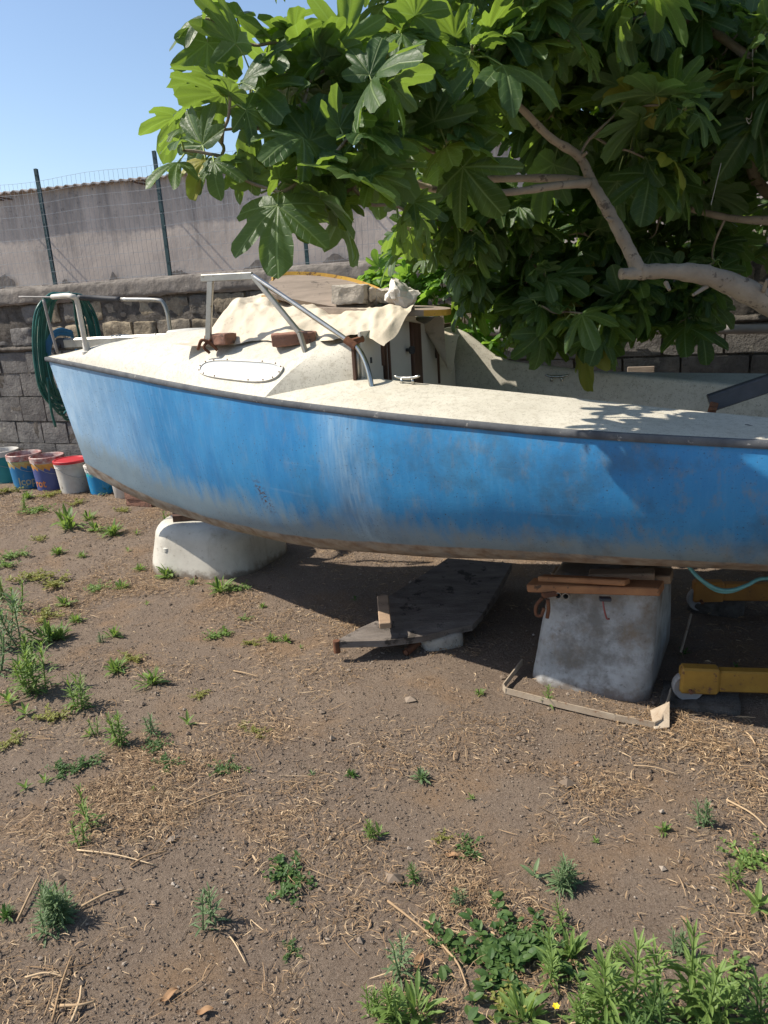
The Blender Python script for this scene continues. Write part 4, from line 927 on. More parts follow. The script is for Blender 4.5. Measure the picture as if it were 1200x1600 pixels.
text_yaw = {'Icop': -1.25, 'rot': -1.98}
bucket(2, 757, .155, .325, 'teal open bucket at the far left end of the bucket row', M['b_teal'], M['b_white'], 'open')
bucket(37, 766, .155, .335, 'open blue paint bucket with pale lettering and stained rim', M['b_teal'], M['b_rim'], 'open', wrap=M['wrap1'], text='Icop', tcol=M['b_pale'])
bucket(73, 768, .150, .325, 'open violet and orange paint bucket with orange lettering, beside the red lid', M['b_white'], M['b_rim'], 'open', wrap=M['wrap2'], text='rot', tcol=M['b_orange'])
bucket(110, 772, .148, .305, 'dirty white bucket closed with a red lid', M['b_white'], M['b_red'], 'lid')
bucket(156, 774, .135, .27, 'sky blue printed bucket under the bow', M['b_white'], M['b_white'], 'lid', wrap=M['wrap3'])
bucket(193, 780, .125, .24, 'plain white bucket under the bow, rightmost of the row', M['b_white'], M['b_white'], 'lid')

# red bricks under the bow
c = G(222, 792); g_ = MB()
rb_ = thing('stacked_bricks', 'pair of pale red bricks lying on the soil behind the small tub', 'bricks', c)
for k, (dx, dz, rz) in enumerate(((0, .035, -.45), (-.02, .095, -.40))):
    g_ = MB(); block(g_, c + np.array([dx, .06, dz]), (.27 - .05 * k, .13, .062), (0, 0, rz), .004, 12, 6, .06, 21 + k); part('brick', g_, M['brick'], rb_, smooth=True, sharp=50)

# ------------------------------------------------------------------ white tub under the bow
def rrect(hx, hy, r, n=8):
    P = []
    for cx, cy, a0 in ((hx - r, hy - r, 0), (-(hx - r), hy - r, 90), (-(hx - r), -(hy - r), 180), (hx - r, -(hy - r), 270)):
        for k in range(n + 1): a = R(a0 + 90 * k / n); P.append((cx + r * math.cos(a), cy + r * math.sin(a)))
    return P
def tub(nm, c, hx, hy, h, taper, yaw, mat, label, lean=0.0, rc=.12, topcap=.06, skew=(0, 0), amp=.004):
    t = thing(nm, label, 'tub', c); g_ = MB(); ca, sa = math.cos(yaw), math.sin(yaw); V = []; prof = []
    for z, k in ((-.03, 1.0), (.0, 1.0), (.02, .995)): prof.append((z, k))
    for i in range(1, 11): f = i / 10; prof.append((.02 + (h - topcap - .02) * f, 1 - (1 - taper) * f))
    for i in range(1, 7): a = math.pi / 2 * i / 6; prof.append((h - topcap + topcap * math.sin(a), taper - (1 - math.cos(a)) * topcap / min(hx, hy)))
    for k in (.6, .3, .02): prof.append((h, taper * k))
    n_ = None
    for z, k in prof:
        ring = rrect(hx * k, hy * k, rc * k); n_ = len(ring)
        for (x, y) in ring:
            f = max(0, z) / h; x2 = x + skew[0] * f; y2 = y + skew[1] * f
            p = np.array([c[0] + ca * x2 - sa * y2, c[1] + sa * x2 + ca * y2, c[2] + z + lean * x])
            V.append(p + np.array(mn.noise_vector(Vector(p * 4))) * amp)
    N = len(prof); F = [[i * n_ + k, i * n_ + (k + 1) % n_, (i + 1) * n_ + (k + 1) % n_, (i + 1) * n_ + k] for i in range(N - 1) for k in range(n_)]
    g_.add(V, F); part('basin', g_, mat, t, smooth=True, sharp=60); return t
c1 = np.array([-1.07, 4.72, gz(-1.0, 4.7)])
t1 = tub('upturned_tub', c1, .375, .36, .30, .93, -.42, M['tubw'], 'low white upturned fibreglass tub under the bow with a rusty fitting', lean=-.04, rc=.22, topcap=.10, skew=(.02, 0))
g_ = MB(); p = PL(262, 858, [c1[0], c1[1] - .30, 0], [-.25, -1, 0]); lathe(g_, p, [(.026, -.012), (.026, .010), (.010, .016), (.001, .016)], 14); part('fitting', g_, M['white_trim'], t1, smooth=True, sharp=40)
g_ = MB(); tube(g_, [p + np.array([.03, -.02, -.005]), p + np.array([.085, -.045, -.012])], .012, 8); part('rusty_bolt', g_, M['rust'], t1, smooth=True, sharp=40)
c = D(290, 822, 4.60); g_ = MB()
wb = thing('wood_chocks', 'dark timber chocks wedged between the small tub and the hull', 'timber', c)
g_ = MB(); block(g_, c + np.array([.0, .0, -.015]), (.22, .11, .045), (0, .05, .55), .004, 12, 6, .05, 31); part('chock', g_, M['wood'], wb, smooth=True, sharp=50)
g_ = MB(); block(g_, c + np.array([.05, .05, .045]), (.26, .14, .065), (0, 0, .2), .004, 12, 6, .05, 32); part('chock', g_, M['darkwood'], wb, smooth=True, sharp=50)

# ------------------------------------------------------------------ big tub with planks
A_ = G(826, 1062); B_2 = G(1012, 1097); ax = (B_2 - A_); yaw = math.atan2(ax[1], ax[0]); hx = np.linalg.norm(ax) / 2; hy = .34
yaw2 = yaw + .03
cc = (A_ + B_2) / 2 + np.array([-math.sin(yaw2), math.cos(yaw2), 0]) * hy; cc[2] = gz(cc[0], cc[1]) - .01
t2 = tub('upturned_tub', cc, hx + .005, hy, .475, .86, yaw2, M['tub2'], 'tall stained grey tub standing upside down amidships under timber planks', rc=.07, topcap=.035, skew=(.035, .03), amp=.006)
fr = lambda x, y, off=0.0: PL(x, y, [A_[0] - math.sin(yaw) * off, A_[1] + math.cos(yaw) * off, 0], [-math.sin(yaw), math.cos(yaw), 0])
def plank(nm, pa, pb, w, h, mat, label, cat='plank', up=(0, 0, 1), bev=.004):
    g_ = MB(); beam(g_, pa, pb, w, h, up=up, bev=bev); return whole(nm, g_, mat, label, cat, (np.asarray(pa) + np.asarray(pb)) / 2)
plank('timber_plank', fr(829, 914, .04), fr(1034, 919, .02), .09, .032, M['wood_o'], 'longest orange timber plank along the front of the big tub top')
plank('timber_plank', fr(845, 903, .06), fr(980, 917, -.01) + np.array([0, 0, .020]), .055, .022, M['wood_o'], 'thin slanting orange batten with nail holes on the long plank', up=(0, .2, 1))
plank('timber_plank', fr(925, 905, .10) + np.array([0, .04, .0]), fr(1030, 905, .13) + np.array([0, .05, 0]), .07, .035, M['wood'], 'dark timber piece behind the long orange plank')
plank('timber_plank', fr(866, 896, .22), fr(1050, 900, .24), .10, .035, M['wood'], 'timber plank at the back of the big tub top, against the hull')
for k, (x, lab) in enumerate(((872, 'upper left of two short steel tubes on the tub'), (884, 'lower right of two short steel tubes on the tub'))):
    p = fr(x, 931 + k * 1, -.01); d = np.array([.35, .94, .02]); g_ = MB(); P = [p, p + d * .30]
    r_ = .0135; tube(g_, P, r_, 14, cap=False); tube(g_, P, r_ * .8, 14, cap=False)
    rg = len(g_.v); V = []; n_ = 14; x_, y_, d_ = frame(P[1] - P[0])
    for q_ in (r_, r_ * .8):
        for i in range(n_): a = 2 * math.pi * i / n_; V.append(P[0] + q_ * (math.cos(a) * x_ + math.sin(a) * y_))
    g_.add(V, [[i, (i + 1) % n_, n_ + (i + 1) % n_, n_ + i] for i in range(n_)]); whole('steel_tube', g_, M['alu'], lab, 'tube', p, smooth=True, sharp=40)
p = fr(852, 930, -.01); g_ = MB(); beam(g_, p + np.array([-.012, 0, .0]), p + np.array([.045, .0, .008]), .05, .022, up=(0, .3, 1), bev=.004)
sh = thing('iron_shackle', 'rusty iron hook and ring hanging at the left corner of the big tub', 'hook', p)
part('bracket', g_, M['rust'], sh)
g_ = MB(); tube(g_, spline([fr(848, 934, -.02), fr(838, 946, -.03), fr(838, 960, -.03), fr(846, 961, -.03), fr(850, 950, -.03)], 6), .007, 8); tube(g_, spline([fr(856, 936, -.02), fr(857, 952, -.02), fr(855, 965, -.015)], 4), .008, 8); part('ring', g_, M['rust'], sh, smooth=True)
p = fr(944, 935, .012); g_ = MB(); beam(g_, p + np.array([-.022, -.01, .004]), p + np.array([.022, -.016, .002]), .03, .012, bev=.003)
cb = thing('cable_clip', 'dark metal clip with a red cord dangling on the big tub front', 'clip', p); part('clip', g_, M['black'], cb)
g_ = MB(); tube(g_, spline([fr(942, 938, -.005), fr(944, 952, -.02), fr(948, 966, -.012), fr(952, 967, .0)], 5), .0035, 6); part('cord', g_, M['b_inner'], cb, smooth=True)

# thin metal frame lying round the foot of the big tub
fp = [G(816, 1034, .02), G(786, 1073, .015), G(790, 1079, .012), G(870, 1100, .012), G(960, 1121, .012), G(1022, 1133, .012), G(1033, 1128, .014), G(1048, 1080, .03)]
g_ = MB()
for i in range(len(fp) - 1): beam(g_, fp[i], fp[i + 1] + (fp[i + 1] - fp[i]) / np.linalg.norm(fp[i + 1] - fp[i]) * .004, .005, .026, bev=0)
whole('metal_strip_frame', g_, M['tin'], 'thin pale metal strip frame lying around the foot of the big tub', 'frame', fp[4])
g_ = MB(); q = [G(1016, 1110, .012), G(1046, 1096, .05), G(1046, 1136, .012), G(1022, 1139, .006)]
g_.add(q + [p_ + np.array([0, 0, -.004]) for p_ in q], [[3, 2, 1, 0], [4, 5, 6, 7], [0, 1, 5, 4], [1, 2, 6, 5], [2, 3, 7, 6], [3, 0, 4, 7]])
whole('tin_scrap', g_, M['tin'], 'bent piece of tin at the right corner of the metal strip frame', 'scrap', q[3])

# ------------------------------------------------------------------ yellow trolley
tr0 = G(1076, 1078, .05); tb = G(1260, 1082, .05); ddv = (tb - tr0); ddv[2] = 0; ddv /= np.linalg.norm(ddv); dq = np.array([-ddv[1], ddv[0], 0])
rear = G(1093, 942, .04); back = np.array([rear[0] - tr0[0], rear[1] - tr0[1], 0])
tl = thing('trolley', 'low yellow steel trolley with small wheels half under the boat at right', 'trolley', tr0)
for k, (o, mt, zc) in enumerate(((np.zeros(3), M['yellow'], .100), (back, M['orange'], .105))):
    base = np.array([tr0[0], tr0[1], 0]) + o
    g_ = MB(); beam(g_, base + ddv * -.035 + np.array([0, 0, zc]), base + ddv * .105 + np.array([0, 0, zc - .004]), .055, .108, bev=.008); part('axle_housing', g_, mt, tl)
    g_ = MB(); beam(g_, base + ddv * .104 + np.array([0, 0, zc - .002]), base + ddv * 1.1 + np.array([0, 0, zc - .012]), .045, .088, bev=.006); part('side_rail', g_, mt, tl)
    w_ = MB(); cw = base + ddv * .0 + np.array([0, 0, .062]) + dq * (.012 if k == 0 else .0)
    V = []; pr = [(.001, -.022), (.018, -.022), (.020, -.016), (.046, -.016), (.055, -.020), (.060, -.012), (.060, .012), (.055, .020), (.046, .016), (.001, .016)]; n_ = 32
    for r_, z in pr:
        for i in range(n_): a = 2 * math.pi * i / n_; V.append(cw + ddv * r_ * math.cos(a) + np.array([0, 0, 1]) * r_ * math.sin(a) + dq * z)
    w_.add(V, [[i * n_ + j, i * n_ + (j + 1) % n_, (i + 1) * n_ + (j + 1) % n_, (i + 1) * n_ + j] for i in range(len(pr) - 1) for j in range(n_)]); part('wheel', w_, M['pipe'], tl, smooth=True, sharp=35)
    g_ = MB(); tube(g_, [cw - dq * .055, cw - dq * .01], .008, 8); part('axle_bolt', g_, M['rust'], tl)
g_ = MB(); beam(g_, np.array([tr0[0], tr0[1], .12]) + ddv * .85, np.array([tr0[0], tr0[1], .12]) + ddv * .85 + back, .04, .05); part('cross_rail', g_, M['orange'], tl)
def slab(nm, x, y, w, d, h, rz, label, seed, mat='stone'):
    c = G(x, y); c[2] = gz(c[0], c[1]) + h * .2; g_ = MB(); block(g_, c, (w, d, h), (0, 0, rz), .012, 7, 8, .35, seed); return whole(nm, g_, M[mat], label, 'slab', c, smooth=True, sharp=60)
slab('stone_slab', 1092, 1090, .28, .20, .030, -.35, 'worn flat stone slab under the front trolley wheel', 51, 'mortar')
slab('concrete_slab', 1118, 950, .26, .16, .09, -.5, 'dark concrete block under the rear trolley rail', 52, 'mortar')
g_ = MB(); tube(g_, [G(1064, 1018, .06), G(1080, 960, .05)], .005, 6); whole('thin_rod', g_, M['tin'], 'thin straight rod beside the trolley, running under the boat', 'rod', G(1064, 1018, .05))
# clear teal hose drooping under the hull
g_ = MB(); Yh = 2.70
for k in (0, .014):
    tube(g_, spline([D(1075, 884, Yh + .04 + k), D(1092, 903, Yh + k), D(1118, 919 + k * 200, Yh + k), D(1142, 922 + k * 150, Yh + k), D(1168, 914, Yh + k), D(1186, 905, Yh + k), D(1215, 903, Yh + k), D(1290, 900, Yh + k)], 6), .0075, 8)
whole('clear_hose', g_, M['hose_t'], 'translucent teal hose drooping below the hull at right', 'hose', D(1142, 922, Yh), smooth=True)

# ------------------------------------------------------------------ board and scraps under the boat
z_ = .105
P = [G(522, 1003, z_), G(560, 982, z_ + .005), G(592, 968, z_ + .01), G(597, 938, z_ + .04), G(650, 905, z_ + .05), G(700, 872, z_ + .05), G(800, 880, z_ + .03), G(776, 930, z_), G(752, 962, z_), G(738, 976, z_ - .01), G(700, 984, z_ - .012), G(660, 994, z_ - .008), G(600, 1001, z_)]
g_ = MB(); n_ = len(P); T_ = [np.array(p) for p in P]; B2 = [p - np.array([0, 0, .030]) for p in T_]
g_.add(T_ + B2, [list(range(n_))[::-1], [n_ + i for i in range(n_)]] + [[i, (i + 1) % n_, n_ + (i + 1) % n_, n_ + i] for i in range(n_)])
ub = thing('wooden_board', 'pointed grey wooden board lying in the shade under the hull', 'board', G(600, 1000, .08)); part('board', g_, M['ply_shaded'], ub)
g_ = MB(); c = G(526, 1008, z_ - .02); tube(g_, [c + np.array([0, 0, -.035]), c + np.array([0, 0, .022])], .016, 12); part('iron_pin', g_, M['rust'], ub, smooth=True, sharp=40)
plank('wood_batten', G(598, 934, .19), G(602, 978, .165), .055, .03, M['wood'], 'short pale batten lying across the pointed board', 'batten')
g_ = MB(); tube(g_, [G(634, 1020, .03), G(672, 992, .045) + np.array([.06, .12, .0])], .017, 12, cap=False); tube(g_, [G(634, 1020, .03), G(672, 992, .045) + np.array([.06, .12, .0])], .012, 12, cap=True)
whole('iron_pipe', g_, M['rust'], 'short rusty pipe poking out below the pointed board', 'pipe', G(634, 1020, .02), smooth=True, sharp=40)
slab('stone_block', 690, 1008, .20, .12, .09, .3, 'dark stone under the right corner of the pointed board', 61, 'stone')

# ------------------------------------------------------------------ fig tree
def leaf_variant(kind, seed):
    r_ = np.random.default_rng(seed)
    if kind == 0: cp_ = [(0, 1.0), (9, .95), (16, .82), (20, .68), (24, .50), (28, .50), (34, .70), (40, .83), (46, .86), (53, .83), (59, .74), (64, .58), (69, .44), (74, .44), (82, .55), (92, .62), (103, .60), (115, .48), (130, .36), (150, .24), (168, .14), (180, .03)]
    elif kind == 1: cp_ = [(0, 1.0), (9, .95), (17, .80), (23, .62), (27, .55), (33, .62), (41, .76), (49, .74), (58, .62), (68, .50), (80, .48), (95, .50), (110, .44), (130, .34), (150, .24), (168, .14), (180, .03)]
    elif kind == 2: cp_ = [(0, 1.0), (9, .96), (16, .84), (20, .64), (24, .42), (28, .43), (34, .68), (40, .86), (46, .92), (52, .86), (58, .70), (63, .48), (68, .36), (73, .40), (81, .58), (91, .70), (101, .64), (112, .44), (128, .32), (150, .22), (168, .12), (180, .03)]
    else: cp_ = [(0, 1.0), (10, .95), (22, .82), (36, .68), (55, .55), (80, .45), (110, .36), (140, .24), (165, .12), (180, .03)]
    th = np.array([0, 5, 9, 13, 17, 20, 23, 26, 30, 34, 39, 44, 49, 54, 59, 64, 69, 75, 83, 91, 99, 108, 120, 140, 162, 180.])
    rr_ = np.interp(th, [c[0] for c in cp_], [c[1] for c in cp_])
    T = np.concatenate([-th[::-1][:-1], th[:-1] if False else th])
    Rr = np.concatenate([rr_[::-1][:-1], rr_]); Rr = Rr * (1 + r_.uniform(-.035, .035, len(Rr)))
    n_ = len(T); x = np.sin(np.radians(T)) * Rr; y = np.cos(np.radians(T)) * Rr
    V = [(0, 0)]; 
    for f in (.33, .66, 1.0): V += list(zip(x * f, y * f))
    V = np.array(V); F = []
    for i in range(n_ - 1): F.append([0, 1 + i + 1, 1 + i])
    for k in range(2):
        for i in range(n_ - 1):
            a = 1 + k * n_ + i; b = a + n_; F.append([a, a + 1, b + 1, b])
    tri = []; 
    for f in F:
        tri.append(f[:3]) 
        if len(f) == 4: tri.append([f[0], f[2], f[3]])
    return V, np.array(tri), np.tile(T, 3)
LV = [leaf_variant(k, 40 + i) for i, k in enumerate((0, 1, 2, 0, 2, 2, 0, 0))]
def leaf_mesh(k, size, curl, r_):
    V, F, T = LV[k]; x = V[:, 0]; y = V[:, 1]; r2 = np.sqrt(x * x + y * y)
    ang = np.degrees(np.arctan2(np.abs(x), y + 1e-9))
    vein = np.minimum(np.minimum(np.abs(ang), np.abs(ang - 46)), np.abs(ang - 98))
    z = -curl * r2 ** 2 + .10 * r2 * np.clip(vein / 22, 0, 1) + .035 * np.sin(ang * .35 + r_.uniform(0, 6)) * r2 + .04 * r2 * r2 * np.sin(np.radians(T.mean() + ang) * r_.integers(3, 7) + r_.uniform(0, 6))
    z += -r_.uniform(.0, .35) * np.abs(x) ** 1.5 + r_.uniform(-.18, .18) * x
    P = np.stack([x, y, z], 1) * size
    return P, F, np.stack([x, y], 1)
def vrot(a, b, c):                                                # basis: y forward, z up normal
    return np.stack([a, b, c], 1)
def add_rosette(lm, pm, tip, d, n, size, r_, droop=.5, up=1.0, size_j=.35, tintb=0.5):
    d = np.asarray(d, float); d /= np.linalg.norm(d); x_, y_, _ = frame(d)
    a0 = r_.uniform(0, 6.28)
    for i in range(n):
        a = a0 + i * 2.4 + r_.uniform(-.3, .3); open_ = .45 + .95 * (1 - i / n) + r_.uniform(-.2, .25)
        pd = d * math.cos(open_) + (x_ * math.cos(a) + y_ * math.sin(a)) * math.sin(open_)
        pd = pd + np.array([0, 0, .15 * up]); pd /= np.linalg.norm(pd)
        sz = size * (1 - size_j * (i / n)) * r_.uniform(.62, 1.22); pl = sz * r_.uniform(.28, .55)
        base = tip - d * r_.uniform(0, .10) * (1 - i / n)
        e = base + pd * pl; mid = base + pd * pl * .5 + np.array([0, 0, .012])
        tube(pm, [base, mid, e], [.0032, .0024, .0020], 4, cap=False)
        f = pd * .85 + np.array([r_.uniform(-.25, .25), r_.uniform(-.25, .25), -droop * r_.uniform(-.35, 1.6)]); f /= np.linalg.norm(f)
        nn = np.array([-.22, -.05, 1.0]) + np.array([r_.uniform(-.75, .75), r_.uniform(-.75, .75), 0]); 
        nn = nn - f * np.dot(nn, f)
        if np.linalg.norm(nn) < .2: nn = np.cross(f, (1, .3, 0)); 
        nn /= np.linalg.norm(nn); xr = np.cross(f, nn)
        P, F, U = leaf_mesh(int(r_.integers(0, len(LV))), sz, r_.uniform(.08, .55), r_)
        P[:, 0] *= 1.12; Wd = e + P[:, :1] * xr + P[:, 1:2] * f + P[:, 2:] * nn
        t_ = min(1, max(0, tintb + r_.uniform(-.45, .45) + .25 * (i / n)))
        lm.add(Wd, F, 0, uv=U, col=(t_, r_.random(), r_.random(), 1))
tree = thing('fig_tree', 'large fig tree with pale bare limb and broad lobed leaves arching over the cockpit', 'tree', (3.0, 3.6, 0))
def limb(P, r, nm='limb', n=12, k=8, mat='bark'):
    g_ = MB(); Q = spline(P, k); rr_ = np.interp(np.linspace(0, 1, len(Q)), np.linspace(0, 1, len(r)), r)
    rr_ = [q_ * (1 + .05 * math.sin(i * 1.7) + .04 * math.sin(i * .63)) for i, q_ in enumerate(rr_)]
    rr_ = [q_ * (.86 + .10 * float(fbm(np.array(i * .55 + len(nm)), np.array(P[0][0] * 9.), 3))) for i, q_ in enumerate(rr_)]; tube(g_, Q, rr_, n); return part(nm, g_, M[mat], tree, smooth=True), Q
nodes = []
YL = 2.85
k1 = [np.array([2.95, 3.7, 0.0]), np.array([2.85, 3.55, .6]), np.array([2.55, 3.30, 1.15]), D(1330, 585, 2.95), D(1255, 510, 2.88), D(1180, 462, YL), D(1110, 432, YL), D(1050, 424, YL), D(1000, 425, YL)]
_, q_ = limb(k1, [.15, .13, .11, .075, .058, .050, .040, .033, .030], 'trunk', 16); nodes += q_[18:]
_, q_ = limb([D(1006, 426, YL), D(970, 428, YL - .02)], [.028, .022], 'pruned_stub', 12); 
_, q_ = limb([D(998, 424, YL), D(985, 395, YL + .01), D(962, 350, YL + .05), D(940, 312, YL + .08), D(922, 283, YL + .12)], [.031, .027, .0255, .024, .023], 'limb'); nodes += q_
_, q_ = limb([D(922, 285, YL + .12), D(880, 279, YL + .18), D(800, 279, YL + .22), D(720, 282, YL + .3), D(640, 285, YL + .4), D(560, 262, YL + .3), D(500, 225, YL + .15)], [.019, .017, .015, .014, .013, .010, .006], 'limb'); nodes += q_
_, q_ = limb([D(920, 286, YL + .10), D(870, 290, YL + .04), D(800, 300, YL - .02), D(730, 302, YL - .06), D(680, 296, YL - .06), D(630, 278, YL - .08), D(560, 240, YL - .15), D(480, 215, YL - .40), D(400, 200, YL - .55), D(330, 205, YL - .62)], [.018, .016, .014, .013, .0125, .012, .010, .008, .006, .004], 'limb'); nodes += q_
_, q_ = limb([D(924, 284, YL + .12), D(905, 245, YL + .14), D(860, 215, YL + .10), D(815, 170, YL + .02), D(765, 125, YL - .05), D(720, 60, YL - .1), D(690, -20, YL - .1)], [.021, .019, .016, .014, .013, .011, .008], 'limb'); nodes += q_
_, q_ = limb([np.array([2.85, 3.55, .6]), np.array([3.0, 3.9, 1.5]), D(1330, 330, 3.7), D(1200, 300, 3.6), D(1165, 240, 3.5), D(1120, 205, 3.5), D(1040, 190, 3.6), D(960, 150, 3.7), D(870, 110, 3.8)], [.11, .08, .05, .030, .026, .022, .018, .015, .008], 'limb'); nodes += q_[12:]
_, q_ = limb([np.array([2.85, 3.6, .8]), np.array([2.9, 3.9, 2.0]), np.array([2.3, 3.6, 2.9]), np.array([1.5, 3.3, 3.3]), np.array([.6, 3.2, 3.3]), np.array([-.2, 3.1, 3.1])], [.10, .075, .05, .035, .022, .010], 'limb'); nodes += q_[10:]
_, q_ = limb([np.array([3.0, 3.9, 1.5]), np.array([2.5, 4.4, 2.3]), np.array([1.8, 4.6, 2.7]), np.array([1.0, 4.6, 2.7]), np.array([.3, 4.5, 2.5])], [.07, .05, .035, .025, .012], 'limb'); nodes += q_[8:]
_, q_ = limb([D(1215, 345, 3.3), D(1150, 342, 3.4), D(1090, 330, 3.5), D(1040, 320, 3.6)], [.022, .018, .014, .008], 'limb'); nodes += q_
_, q_ = limb([D(1215, 128, 3.0), D(1130, 60, 3.1), D(1060, 20, 3.2), D(1020, -40, 3.3)], [.022, .018, .015, .010], 'limb'); nodes += q_
_, q_ = limb([D(1000, 34, 3.4), D(900, 45, 3.3), D(800, 70, 3.2), D(740, 95, 3.1)], [.012, .014, .013, .008], 'limb'); nodes += q_

rt = np.random.default_rng(2024)
tips = []
def tipblob(cx, cy, rx, ry, Ya, Yb, n, size=.17, bright=.5, nl=(4, 7)):
    size *= .86; n = int(n * 1.15)
    for _ in range(n):
        for _k in range(20):
            a = rt.uniform(0, 6.28); r_ = math.sqrt(rt.random()); x = cx + rx * r_ * math.cos(a); y = cy + ry * r_ * math.sin(a); Y = rt.uniform(Ya, Yb)
            near = Y < 3.35
            if near and 900 < x < 1260 and 330 < y < 520: continue        # keep the pale limb in the open
            if near and 610 < x < 1000 and 255 < y < 420: continue
            if Y < 3.1 and 740 < x < 960 and 95 < y < 300: continue
            break
        else: continue
        tips.append((D(x, y, Y), size * rt.uniform(.85, 1.15), bright, int(rt.integers(*nl))))
def tip1(x, y, Y, size=.17, n=6, b=.6): tips.append((D(x, y, Y), size, b, n))
# outer leaves against the sky and the wall, placed branch by branch
SKIP = {(400, 240), (500, 120), (600, 290), (540, 40), (480, 320), (430, 15), (335, 215)}
for a in ((318, 30, 2.30, .15, 3), (292, 175, 2.7, .15, 6), (285, 235, 2.7, .15, 5), (335, 215, 2.75, .17, 6), (372, 60, 2.35, .20, 5), (395, 120, 2.4, .20, 6), (360, 150, 2.6, .17, 6), (360, 262, 2.7, .15, 4),
          (400, 240, 2.6, .20, 7), (440, 300, 2.6, .19, 7), (455, 60, 2.3, .20, 6), (455, 170, 2.45, .20, 7), (500, 120, 2.4, .22, 7), (490, 250, 2.6, .20, 7), (530, 312, 2.55, .17, 6), (560, 200, 2.5, .20, 7),
          (480, 320, 2.75, .17, 6), (540, 40, 2.3, .21, 7), (590, 130, 2.4, .20, 7), (600, 290, 2.75, .20, 6), (620, 60, 2.4, .20, 7), (560, 280, 2.5, .20, 6), (635, 330, 3.1, .17, 6), (430, 15, 2.3, .20, 6)):
    if (a[0], a[1]) in SKIP: continue
    tip1(a[0], a[1], a[2] if a[1] < 100 else 2.12 + .22 * ((a[0] * 7 + a[1]) % 10) / 10, size=a[3] * .80, n=max(3, a[4] - 1), b=.7)
tipblob(540, 160, 90, 140, 2.2, 2.6, 5, .16, .65)
tipblob(710, 130, 130, 160, 2.4, 3.4, 28, .18, .55)
tipblob(700, 330, 80, 90, 3.0, 3.9, 26, .16, .7)
tipblob(900, 130, 180, 150, 2.6, 3.9, 64, .18, .4)
tipblob(1090, 150, 150, 160, 2.9, 4.2, 60, .18, .35)
tipblob(820, 400, 120, 90, 3.4, 4.3, 46, .17, .45)
tipblob(1010, 330, 130, 100, 3.5, 4.4, 44, .17, .3)
tipblob(880, 490, 90, 40, 3.35, 4.0, 22, .17, .4)
tipblob(1010, 480, 100, 40, 3.4, 4.0, 22, .17, .3)
tipblob(1080, 430, 40, 50, 3.4, 4.0, 8, .16, .3)
# the crown going on above and to the right of the picture
tipblob(800, -120, 360, 120, 2.6, 4.4, 60, .19, .4)
tipblob(1150, -260, 420, 200, 2.8, 5.0, 70, .20, .4)
tipblob(1300, 120, 160, 200, 3.0, 4.6, 40, .19, .3)
tipblob(900, 100, 300, 240, 4.4, 5.2, 60, .18, .3)
tipblob(1150, 380, 100, 60, 4.2, 4.8, 8, .18, .2)
tipblob(1500, 250, 240, 330, 2.7, 4.8, 60, .20, .3)
order = sorted(range(len(tips)), key=lambda i: min(np.linalg.norm(tips[i][0] - q_) for q_ in nodes[::3]))
lm = MB(); pm2 = MB(); tw = MB(); tw.n = 0; ND = np.array(nodes)
for i in order:
    tip, size, br, nl = tips[i]; dd = np.linalg.norm(ND - tip, axis=1) + .25 * np.maximum(0, ND[:, 2] - tip[2]); j = int(np.argmin(dd)); base = ND[j]; v = tip - base; L = np.linalg.norm(v)
    if L < .04: d_ = rt.normal(size=3); 
    else: d_ = v / L
    if L > .02:
        m1 = base + v * .35 + np.array([0, 0, -.05 * L]) + rt.normal(size=3) * .05 * L; m2 = base + v * .72 + np.array([0, 0, -.04 * L]) + rt.normal(size=3) * .05 * L
        Q = spline([base, m1, m2, tip], 4); r0 = min(.010, .0045 + .006 * L); tube(tw, Q, list(np.linspace(r0, .0036, len(Q))), 5, cap=False)
        ND = np.vstack([ND, np.array(Q[3:])]); d_ = (tip - m2) / (np.linalg.norm(tip - m2) + 1e-9)
    add_rosette(lm, pm2, tip, d_ + np.array([0, -.1, .25]), nl, size, rt, droop=.55, tintb=br - .05)
part('crown', lm, M['leaf'], tree, smooth=True)
part('leaf_stalks', pm2, M['petiole'], tree, smooth=True)
part('twigs', tw, M['bark'], tree, smooth=True)
# young growth beyond the boat, on the wall side; sunlight painted into its leaves
shr = thing('fig_shrub', 'young fig growth coloured sunlit green between the boat and the wall beside the stones', 'shrub', WL(5.1, .35, 0))
lm = MB(); pm2 = MB(); tw = MB(); base = WL(5.1, .35, 0)
for x, y, Y, s_ in [(590, 425, 4.75, .11), (615, 405, 4.8, .12), (640, 430, 4.6, .12), (600, 450, 4.7, .10), (665, 400, 4.7, .13), (690, 440, 4.6, .13), (640, 470, 4.6, .11), (710, 410, 4.7, .13), (725, 470, 4.6, .13), (745, 430, 4.7, .13), (700, 385, 4.8, .13), (760, 390, 4.8, .13), (680, 465, 4.5, .11), (735, 520, 4.4, .13), (770, 480, 4.6, .13), (660, 370, 4.9, .12), (720, 350, 4.9, .13), (775, 350, 4.9, .13), (800, 430, 4.7, .14), (620, 440, 4.6, .11), (655, 450, 4.55, .11), (745, 555, 4.4, .12), (760, 540, 4.3, .13), (790, 540, 4.5, .12)]:
    tip = D(x, y, Y); P = [base + rt.normal(size=3) * np.array([.06, .04, 0]), base * .6 + tip * .4 + np.array([rt.uniform(-.1, .1), 0, .1]), base * .25 + tip * .75 + np.array([0, 0, .05]), tip]
    tube(tw, spline(P, 5), list(np.linspace(.010, .004, 16)), 5, cap=False); add_rosette(lm, pm2, tip, np.array([rt.uniform(-.5, .3), -.5, .8]), int(rt.integers(6, 9)), s_ * 1.15, rt, droop=.25, tintb=.6)
part('foliage', lm, M['leaf_sunlit'], shr, smooth=True); part('leaf_stalks', pm2, M['petiole'], shr); part('stems', tw, M['twig'], shr, smooth=True)
